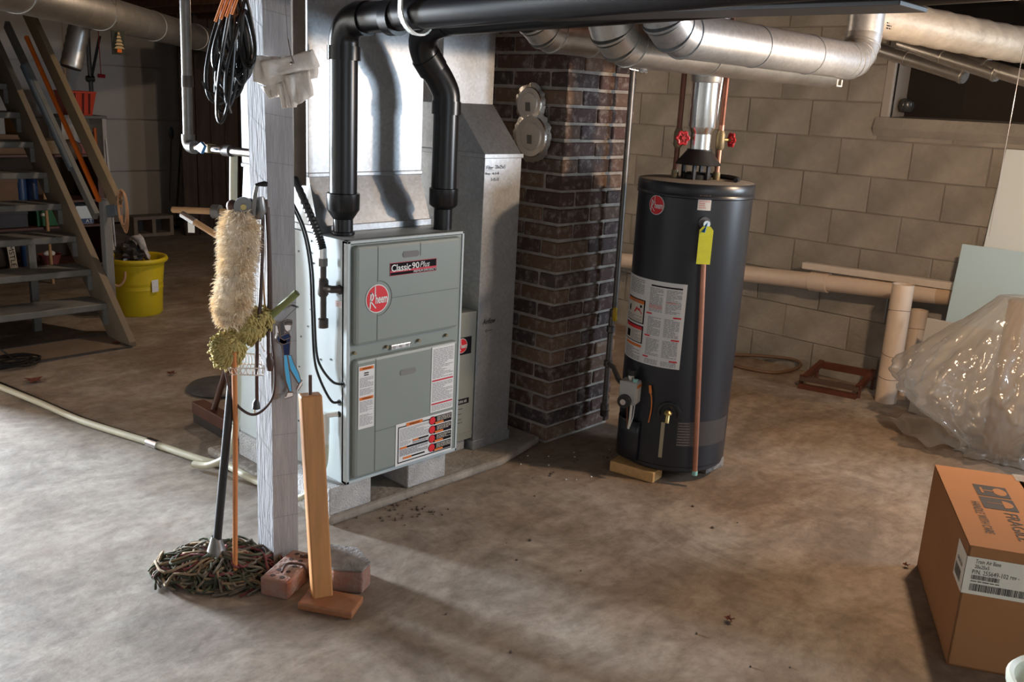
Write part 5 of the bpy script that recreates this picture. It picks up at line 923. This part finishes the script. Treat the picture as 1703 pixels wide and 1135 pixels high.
a, b = P(165, 334, 'x', 2.208), P(44, 62, 'x', 2.208); G().tube([a, b], .014, 10).build('orange_pole', ORP, smooth=True, label='bright orange pole lying along the stair handrail', cat='pole')
rc = T('rope_coil', 'tan rope loops hung over the end of the stair handrail', 'rope', P(203, 372, 'x', 2.30))
for k in range(4): c = P(203+k*1.5, 345+k*3, 'x', 2.26+.012*k); G().tube([c+V((0, .052*math.cos(t)*(1-.06*k), .10*math.sin(t)*(1+.05*k))) for t in [2*math.pi*i/20 for i in range(20)]], .005, 6, closed=True).build('rope_loop', ROPE, rc, smooth=True)
# storage shelf behind the stairs and what stands on it
ss = T('storage_shelf', 'dark wooden storage shelf behind the staircase', 'shelf', (2.4, 7.2, 0)); shm = bevelled('shelf_board', 1.7, .45, .018, .002, WOODD)
for z in (.11, .405, .59, .92): inst('shelf_board', shm, (2.09, 7.22, z), ss)
for x in (1.22, 2.92): G().box(x-.02, x+.02, 7.0, 7.44, 0, .93).build('side_panel', WOODD, ss)
G().box(1.22, 2.92, 7.435, 7.45, 0, .93).build('back_panel', mat('shelf_back', (.10, .065, .042), .8, var=.2, scale=3), ss)
def carton(label, x0, x1, z0, z1, m, y0=7.03, d=.3, cat='box', nm='carton'):
    t = T(nm, label, cat, ((x0+x1)/2, y0+d/2, z0)); G().box(x0, x1, y0, y0+d, z0, z1).build('body', m, t, bevel=.004); G().box(x0-.003, x1+.003, y0-.003, y0+d+.003, z1-.02, z1+.004).build('lid', m, t, bevel=.002); return t
carton('wide brown carton on the upper shelf behind the stairs', 1.85, 2.53, .93, 1.06, CARDB); carton('brown carton on the middle shelf behind the stairs', 1.86, 2.35, .60, .755, CARDB); gcn = carton('green carton on the shelf seen between stair treads', 2.46, 2.64, .415, .535, GREENB); carton('black case on the shelf left of the green carton', 1.95, 2.40, .415, .53, TARN)
sheet(G(), Surf((0, 7.03, 0), (1, 0, 0), (0, 0, 1), (0, -1, 0)), 2.485, 2.515, .49, .51, .004).build('label', CREAMP, gcn)
wc = carton('white and blue carton on the shelf beside the stair rail', 2.74, 2.86, .415, .545, WHITE_COOL); G().box(2.739, 2.861, 7.026, 7.032, .42, .455).build('blue_band', BLUEJ, wc); text(G(), Surf((0, 7.026, 0), (1, 0, 0), (0, 0, 1), (0, -1, 0)), 'AT', 2.80, 2.85, .425, .45, .002).build('lettering', WHITEP, wc)
def can(label, x, z, h, r, m): t = T('canister', label, 'canister', (x, 7.12, z), 'blue canisters behind the stairs'); G().lathe([(.001, 0), (r, 0), (r, h*.9), (r*.9, h*.93), (r*.9, h), (.001, h)], (x, 7.12, z), 18).build('body', m, t, smooth=True); G().lathe([(r*.6, h), (r*.6, h+.015), (.001, h+.015)], (x, 7.12, z), 14).build('cap', BLACKSAT, t, smooth=True)
can('blue canister on middle shelf next to the brown carton', 2.40, .60, .17, .036, BLUEJ); can('second blue canister on middle shelf, right of the first', 2.475, .60, .165, .036, BLUEJ); can('blue canister on the lowest shelf behind the stairs', 2.40, .12, .17, .04, BLUEJ); can('dark blue canister at the right end of the middle shelf', 2.60, .60, .14, .035, BLUEJ)
G().cyl((2.515, 6.97, 0), (2.50, 6.97, .80), .012, n=10).build('wooden_pole', DOWEL, smooth=True, label='short wooden pole leaning before the shelf behind the stairs', cat='pole')
pk = T('pink_basket', 'pinkish basket with white rim items on the lowest shelf', 'basket', (2.56, 7.12, .12)); G().lathe([(.055, 0), (.08, .07), (.085, .075), (.075, .07), (.05, .005)], (2.56, 7.12, .12), 20).build('bowl', PINKB, pk, smooth=True); G().ball((2.55, 7.10, .20), .045, .03, .025, n=10, m=6).build('white_cloth', TAGW, pk, smooth=True)
bg = T('lettered_sack', 'black sack with a white lettered strip below the stairs', 'sack', (2.17, 7.12, .12)); G().lathe([(.10, 0), (.125, .03), (.115, .13), (.08, .20), (.04, .22)], (2.17, 7.14, .12), 20).build('sack', TARN, bg, smooth=True)
Sg = Surf((2.275, 7.005, .128), (-.08, 0, 1), (-1, 0, -.08), (0, -1, 0)); sheet(G(), Sg, 0, .185, -.022, .028, .002).build('strip', CREAMP, bg); text(G(), Sg, 'MSTLE', .17, .015, .020, -.014, .004).build('lettering', PRINTB, bg)
G().ball((2.62, 6.75, .89+.09), .075).build('old_ball', mat('brown_ball', (.09, .06, .045), .6), smooth=True, label='dark brown ball hanging behind the stair rail', cat='ball'); G().cyl((2.62, 6.75, 1.05), (2.62, 6.75, ZC), .002, n=5).build('ball_string', ROPE, label='string holding the brown ball behind the stairs', cat='string')
carton('orange carton standing on the wide brown carton behind the stairs', 2.38, 2.46, 1.065, 1.20, mat('orange_carton', (.50, .22, .03), .6)); carton('tan carton on the upper shelf behind the stair rail', 2.56, 2.70, .93, 1.02, TANW); carton('dark red carton at the right end of the upper shelf', 2.73, 2.84, .93, 1.0, PINKB)
carton('wide grey carton standing on the wide brown carton, farthest left', 1.88, 2.3, 1.065, 1.22, GREYW)
# trapdoor plate on the floor, cable coil, leaves
hp_ = T('floor_hatch', 'flat metal floor hatch plate in front of the stairs', 'hatch', (1.7, 5.15, 0)); g = G().obox((1.30, 4.985, 0), (.905, .03, 0), (.03, .34, 0), (0, 0, .006)); g.build('plate', mat('hatch_plate', (.21, .16, .12), .6, var=.2, scale=4), hp_)
for o_, a_, b_ in (((1.30, 4.98, 0), (.91, .03, 0), (0, .018, 0)), ((2.19, 5.0, 0), (.018, 0, 0), (.03, .35, 0)), ((1.33, 5.325, 0), (.91, .03, 0), (0, .018, 0))): G().obox(o_, a_, b_, (0, 0, .010)).build('edge_strip', STEELD, hp_)
co = T('floor_cable_coil', 'loose coil of black cable on the floor at the left edge', 'cable', P(30, 605, 'z', .0)); random.seed(21)
for k in range(5): c = P(24+random.uniform(-10, 10), 603+random.uniform(-6, 6), 'z', .008+.006*k); r = random.uniform(.07, .12); G().tube([c+V((r*math.cos(t)*1.1, r*math.sin(t)*.8, .004*math.sin(3*t+k))) for t in [2*math.pi*i/24 for i in range(24)]], .0055, 6, closed=True).build('loop', BLACKR, co, smooth=True)
G().tube(arc([P(-20, 570, 'z', .10), P(5, 585, 'z', .05), P(25, 598, 'z', .02), P(50, 605, 'z', .012)], 5), .0055, 6).build('tail', BLACKR, co, smooth=True)
def leaf(px, py, s, label):
    c = P(px, py, 'z', .006); pts = [c+V((s*(1 if i % 2 else .42)*math.cos(i*math.pi/7), s*(1 if i % 2 else .42)*math.sin(i*math.pi/7), .012*abs(math.sin(i)))) for i in range(14)]; g = G(); g.v = [c+V((0, 0, .004))]+pts; g.f = [(0, 1+i, 1+(i+1) % 14) for i in range(14)]; g.build('dry_leaf', LEAF, solid=.001, label=label, cat='leaf', group='dry leaves on the floor')
leaf(57, 634, .055, 'curled brown maple leaf by the floor hose at left'); leaf(285, 622, .028, 'small brown leaf on the floor left of the post'); leaf(193, 572, .025, 'tiny brown leaf on the floor hatch corner'); leaf(1213, 1032, .018, 'thin dark curled leaf on the bare floor at lower centre right'); leaf(1507, 942, .014, 'tiny red leaf scrap beside the cardboard box')
# yellow tub with rubbish
tbc = V((2.615, 5.80, 0)); tb = T('yellow_tub', 'yellow plastic tub with rope handle beside the staircase', 'tub', tbc)
G().lathe([(.001, 0), (.142, 0), (.150, .012), (.156, .17), (.160, .172), (.158, .20), (.172, .335), (.19, .345), (.196, .36), (.19, .374), (.178, .374), (.168, .36), (.148, .02), (.001, .02)], tbc, 48).build('tub_wall', YTUB, tb, smooth=True, ang=50)
hc = PV(198, 470, tbc.x-.02, tbc.y, .17); G().tube(arc([PV(185, 452, tbc.x, tbc.y, .165), PV(187, 470, tbc.x, tbc.y, .175), PV(198, 476, tbc.x, tbc.y, .18), PV(207, 465, tbc.x, tbc.y, .178), PV(208, 452, tbc.x, tbc.y, .172)], 5), .008, 8).build('rope_handle', ROPE, tb, smooth=True); sheet(G(), Cyl(tbc, .166, math.radians(283), .16), -.02, .03, 0, .08, .004, 4).build('sticker', WHITEP, tb)
def lump(name, c, rx, ry, rz, m, label, cat, amp=.18, seed=1):
    random.seed(seed); ph = [random.uniform(0, 6) for _ in range(6)]; g = G().ball(c, rx, ry, rz, 26, 18); c = V(c)
    for i, v in enumerate(g.v): d = v-c; u = d.normalized(); k = 1+amp*(math.sin(u.x*7+ph[0])*math.sin(u.y*6+ph[1])+.6*math.sin(u.z*11+ph[2]+u.x*5)+.4*math.sin(u.y*17+ph[3])); g.v[i] = c+d*k
    g.build(name, m, smooth=True, ang=35, label=label, cat=cat)
lump('rubbish_bag', tbc+V((-.035, .02, .37)), .085, .085, .10, mat('dark_bag', (.045, .04, .04), .3), 'dark plastic rubbish bag bulging out of the yellow tub', 'rubbish bag', .2, 4)
tr_ = tbc+V((.02, -.03, .39)); G().grid(lambda u, v: tr_+V((-.05+.10*u+.02*v, .0-.02*math.sin(u*6), -.06+.15*(1-u)*1.0+.05*v))+V((.012*math.sin(v*9), .03*math.sin(v*5+u*3), .01*math.sin(u*11))), 10, 8).build('crumpled_wrapper', mat('wrapper_white', (.62, .56, .54), .5, var=.4, scale=16), smooth=True, solid=.003, label='crumpled white wrapper sticking out of the yellow tub', cat='wrapper')
# far concrete block by the garage door
fb_ = T('concrete_block', 'two-core concrete block lying by the garage door', 'concrete block', (4.13, 8.82, 0)); g = G()
x0, x1, y0, y1 = 3.93, 4.33, 8.72, 8.91
g.box(x0, x1, y0, y1, 0, .03).box(x0, x1, y0, y1, .165, .195).box(x0, x0+.035, y0, y1, .03, .165).box(x1-.035, x1, y0, y1, .03, .165).box((x0+x1)/2-.018, (x0+x1)/2+.018, y0, y1, .03, .165); g.build('block_shell', mat('brownish_block', (.26, .21, .17), .95, var=.2, scale=9), fb_); G().box(x0+.02, x1-.02, y1-.02, y1-.01, .01, .18).build('core_back', TARN, fb_)
# red bin on a small pale cabinet, long tools beside it, opener arm and release handle
cbn = T('side_cabinet', 'pale open cabinet before the garage door under the red bin', 'cabinet', (3.5, 8.75, 0)); G().box(3.28, 3.68, 8.6, 8.92, 1.12, 1.145).build('top', GREYW, cbn, bevel=.003)
for x in (3.30, 3.66): G().box(x-.018, x+.018, 8.62, 8.92, 0, 1.12).build('side', DOORW, cbn)
G().box(3.3, 3.66, 8.905, 8.92, 0, 1.12).build('back', DOORW, cbn); G().box(3.31, 3.65, 8.64, 8.9, .6, .62).build('inner_shelf', GREYW, cbn)
rb = T('red_bin', 'bright orange-red plastic bin on the pale cabinet', 'bin', (3.47, 8.75, 1.146)); o_ = V((3.47, 8.75, 1.146)); b4 = [(-.10, -.09), (.10, -.09), (.10, .09), (-.10, .09)]; t4 = [(-.135, -.12), (.135, -.12), (.135, .12), (-.135, .12)]
G().add([o_+V((x, y, 0)) for x, y in b4]+[o_+V((x, y, .20)) for x, y in t4], [(3, 2, 1, 0), (0, 1, 5, 4), (1, 2, 6, 5), (2, 3, 7, 6), (3, 0, 4, 7)]).build('bin_wall', REDBIN, rb, solid=.006); G().tube([o_+V((x, y, .20)) for x, y in t4], .009, 6, closed=True).build('rim', REDBIN, rb)
for x in (-.055, .02, .075): G().obox(o_+V((x-.008, -.094, .01)), (.016, 0, 0), (.0, -.034, .18), (0, -.003, 0)).build('rib', mat('bin_rib', (.16, .012, .006), .5), rb)
for ti, (a_, b_, r, m, lb) in enumerate((((157, 213), (163, 300), .016, ORP, 'orange handled tool leaning by the pale cabinet'), ((152, 220), (160, 310), .02, PLANKD, 'dark paddle leaning by the pale cabinet'), ((176, 232), (186, 345), .012, WHITEP, 'white tipped stick standing right of the pale cabinet'), ((146, 225), (158, 280), .028, TAGW, 'pale bundle standing in front of the pale cabinet'))):
    A = P(*a_, 'y', 8.54-.075*ti); B = P(*b_, 'y', 8.49-.075*ti); B = A+(B-A)*(A.z/(A.z-B.z)); G().tube([A, A.lerp(B, .3), B], [r, r*1.1, r*.7], 10).build('leaning_tool', m, smooth=True, label=lb, cat='tool', group='tools leaning by the garage door')
tk = T('opener_bracket', 'grey garage door opener arm hanging above the red bin', 'opener arm', P(150, 150, 'y', 9.2)); G().tube([V((P(146, 40, 'y', 9.2).x, 9.2, ZC)), P(148, 100, 'y', 9.2), P(152, 152, 'y', 9.2)], .022, 8).build('arm', STEELD, tk, smooth=True); G().tube([P(166, 60, 'y', 9.2), P(153, 125, 'y', 9.2)], .014, 8).build('brace', BLACKSAT, tk, smooth=True); G().cyl(P(144, 131, 'y', 9.2), P(156, 131, 'y', 9.2), .03, n=10).build('clevis', BLACKSAT, tk)
rl = T('release_handle', 'red release handle on a cord before the garage door', 'handle', P(168, 127, 'y', 9.0)); G().cyl(V((P(168, 127, 'y', 9.0).x, 9.0, ZC)), P(168, 127, 'y', 9.0), .004, n=6).build('cord', VALVER, rl); G().tube([P(163, 126, 'y', 9.0), P(174, 127, 'y', 9.0)], .018, 8).build('grip', VALVER, rl, smooth=True)
for (a_, b_, r, lb) in (((303, 202), (292, 378), .010, 'black long handled tool leaning on the garage door'), ((285, 222), (280, 378), .008, 'thin grey long handled tool leaning on the garage door')):
    A = P(*a_, 'y', 9.6); B = P(*b_, 'z', .01); t = T('long_tool', lb, 'tool', B, 'long tools on the garage door'); G().cyl(A, B, r, n=8).build('shaft', PLANKD if r > .009 else GREYW, t, smooth=True); G().ball(A, .03, .012, .07, 8, 6).build('grip', RUST if r > .009 else BLUEPIPE, t, smooth=True); G().cyl(B, B+V((0, 0, .02)), .045 if r > .009 else .025, n=14).build('foot', TARN, t)
# push broom block and disc on the floor behind the post
pbm = T('push_broom', 'dark brown push broom block standing on the floor behind the post', 'broom', (1.95, 3.55, 0)); a, b = P(330, 693, 'z', .02)+V((0, 0, .05)), P(408, 738, 'z', .02)+V((0, 0, .05)); G().bar(a, b, .06, .055).build('block', WOODD, pbm, bevel=.004)
g = G().bar(a-V((0, 0, .045)), b-V((0, 0, .045)), .05, .05); g.build('bristles', TARN, pbm); m_ = a.lerp(b, .35); G().tube([m_+V((0, 0, .02)), PV(376, 615, m_.x, m_.y), PV(384, 590, m_.x, m_.y)], .014, 10).build('handle', WOODD, pbm, smooth=True)
c = P(365, 648, 'z', .0); G().lathe([(.001, 0), (.15, 0), (.16, .012), (.14, .03), (.04, .035), (.001, .035)], c, 32).build('drain_cover', STEELD, smooth=True, label='round dark metal drain cover on the floor behind the broom', cat='drain cover')
# overhead round duct at upper left, corrugated stub, lit tree ornament
ld = T('round_duct', 'long round steel duct overhead at upper left', 'duct', (2.5, 5.4, 1.72), 'round ducts under the joists'); A, B = V((.75, 3.50, 1.815)), V((4.6, 7.95, 1.815)); G().cyl(A, B, .092, n=36).build('straight_run', GALVD, ld, smooth=True)
for s in (.2, .38, .55, .75): c = A.lerp(B, s); D = (B-A).normalized(); G().cyl(c-D*.005, c+D*.005, .095, n=36).build('seam_bead', GALVD, ld, smooth=True)
c0, c1 = P(130, 55, 'y', 6.1), P(118, 112, 'y', 6.1); cs = T('corrugated_stub', 'short corrugated duct stub hanging behind the stair rail', 'duct', c1); n_ = 16; G().tube([(c0+(c0-c1)*.8).lerp(c1, i/n_) for i in range(n_+1)], [.062+.004*(i % 2) for i in range(n_+1)], 22).build('stub', GALVD, cs, smooth=True, ang=25); G().tube([c1, c1+(c1-c0).normalized()*.006], .058, 22).build('bore', TARN, cs)
tro = T('tree_ornament', 'small gold tree ornament plaque hanging under the overhead duct', 'ornament', P(198, 92, 'y', 5.15)); a, b = P(186, 60, 'y', 5.15), P(209, 92, 'y', 5.15); G().box(a.x, b.x, 5.15, 5.16, b.z, a.z+.03).build('plaque', mat('ornament_dark', (.03, .035, .025), .4), tro)
mx_ = (a.x+b.x)/2; w_ = (b.x-a.x)*.42; zb = b.z+.012
for k in range(5): z = zb+.02+k*.018; w = w_*(1-k*.19); G().prism([(mx_-w, 5.148, z), (mx_+w, 5.148, z), (mx_+w*.5, 5.148, z+.013), (mx_-w*.5, 5.148, z+.013)], (0, -.006, 0)).build('branch_tier', TREEG, tro)
G().box(mx_-.012, mx_+.012, 5.142, 5.148, zb, zb+.018).build('tree_trunk', ORP, tro); G().cyl((mx_, 5.155, a.z+.02), (mx_, 5.155, ZC), .0015, n=5).build('thread', LEAD, tro)
# crumbs of mortar and leaf on the floor
random.seed(17); g = G()
for k in range(90):
    if k < 45: p = P(random.uniform(560, 760), 0, 'z', 0) if 0 else P(random.gauss(680, 35), random.gauss(850, 14), 'z', 0)
    elif k < 65: p = P(random.uniform(850, 1060), random.uniform(745, 800), 'z', 0)
    elif k % 2: p = P(random.uniform(700, 1400), random.uniform(800, 1130), 'z', 0)
    else: continue
    r = random.uniform(.0025, .0065); g.ball(p+V((0, 0, r*.5)), r, r*random.uniform(.6, 1.2), r*.7, 6, 4)
g.build('floor_crumbs', mat('crumb', (.13, .10, .08), .9), kind='stuff', label='scattered dark crumbs and grit on the concrete floor', cat='debris')
g = G()
for k in range(14): p = P(random.uniform(860, 1060), random.uniform(742, 800), 'z', 0); r = random.uniform(.003, .005); g.ball(p+V((0, 0, r*.5)), r, r, r*.6, 6, 4)
g.build('white_crumbs', WHITEP, kind='stuff', label='white plaster crumbs on floor between chimney and heater', cat='debris')
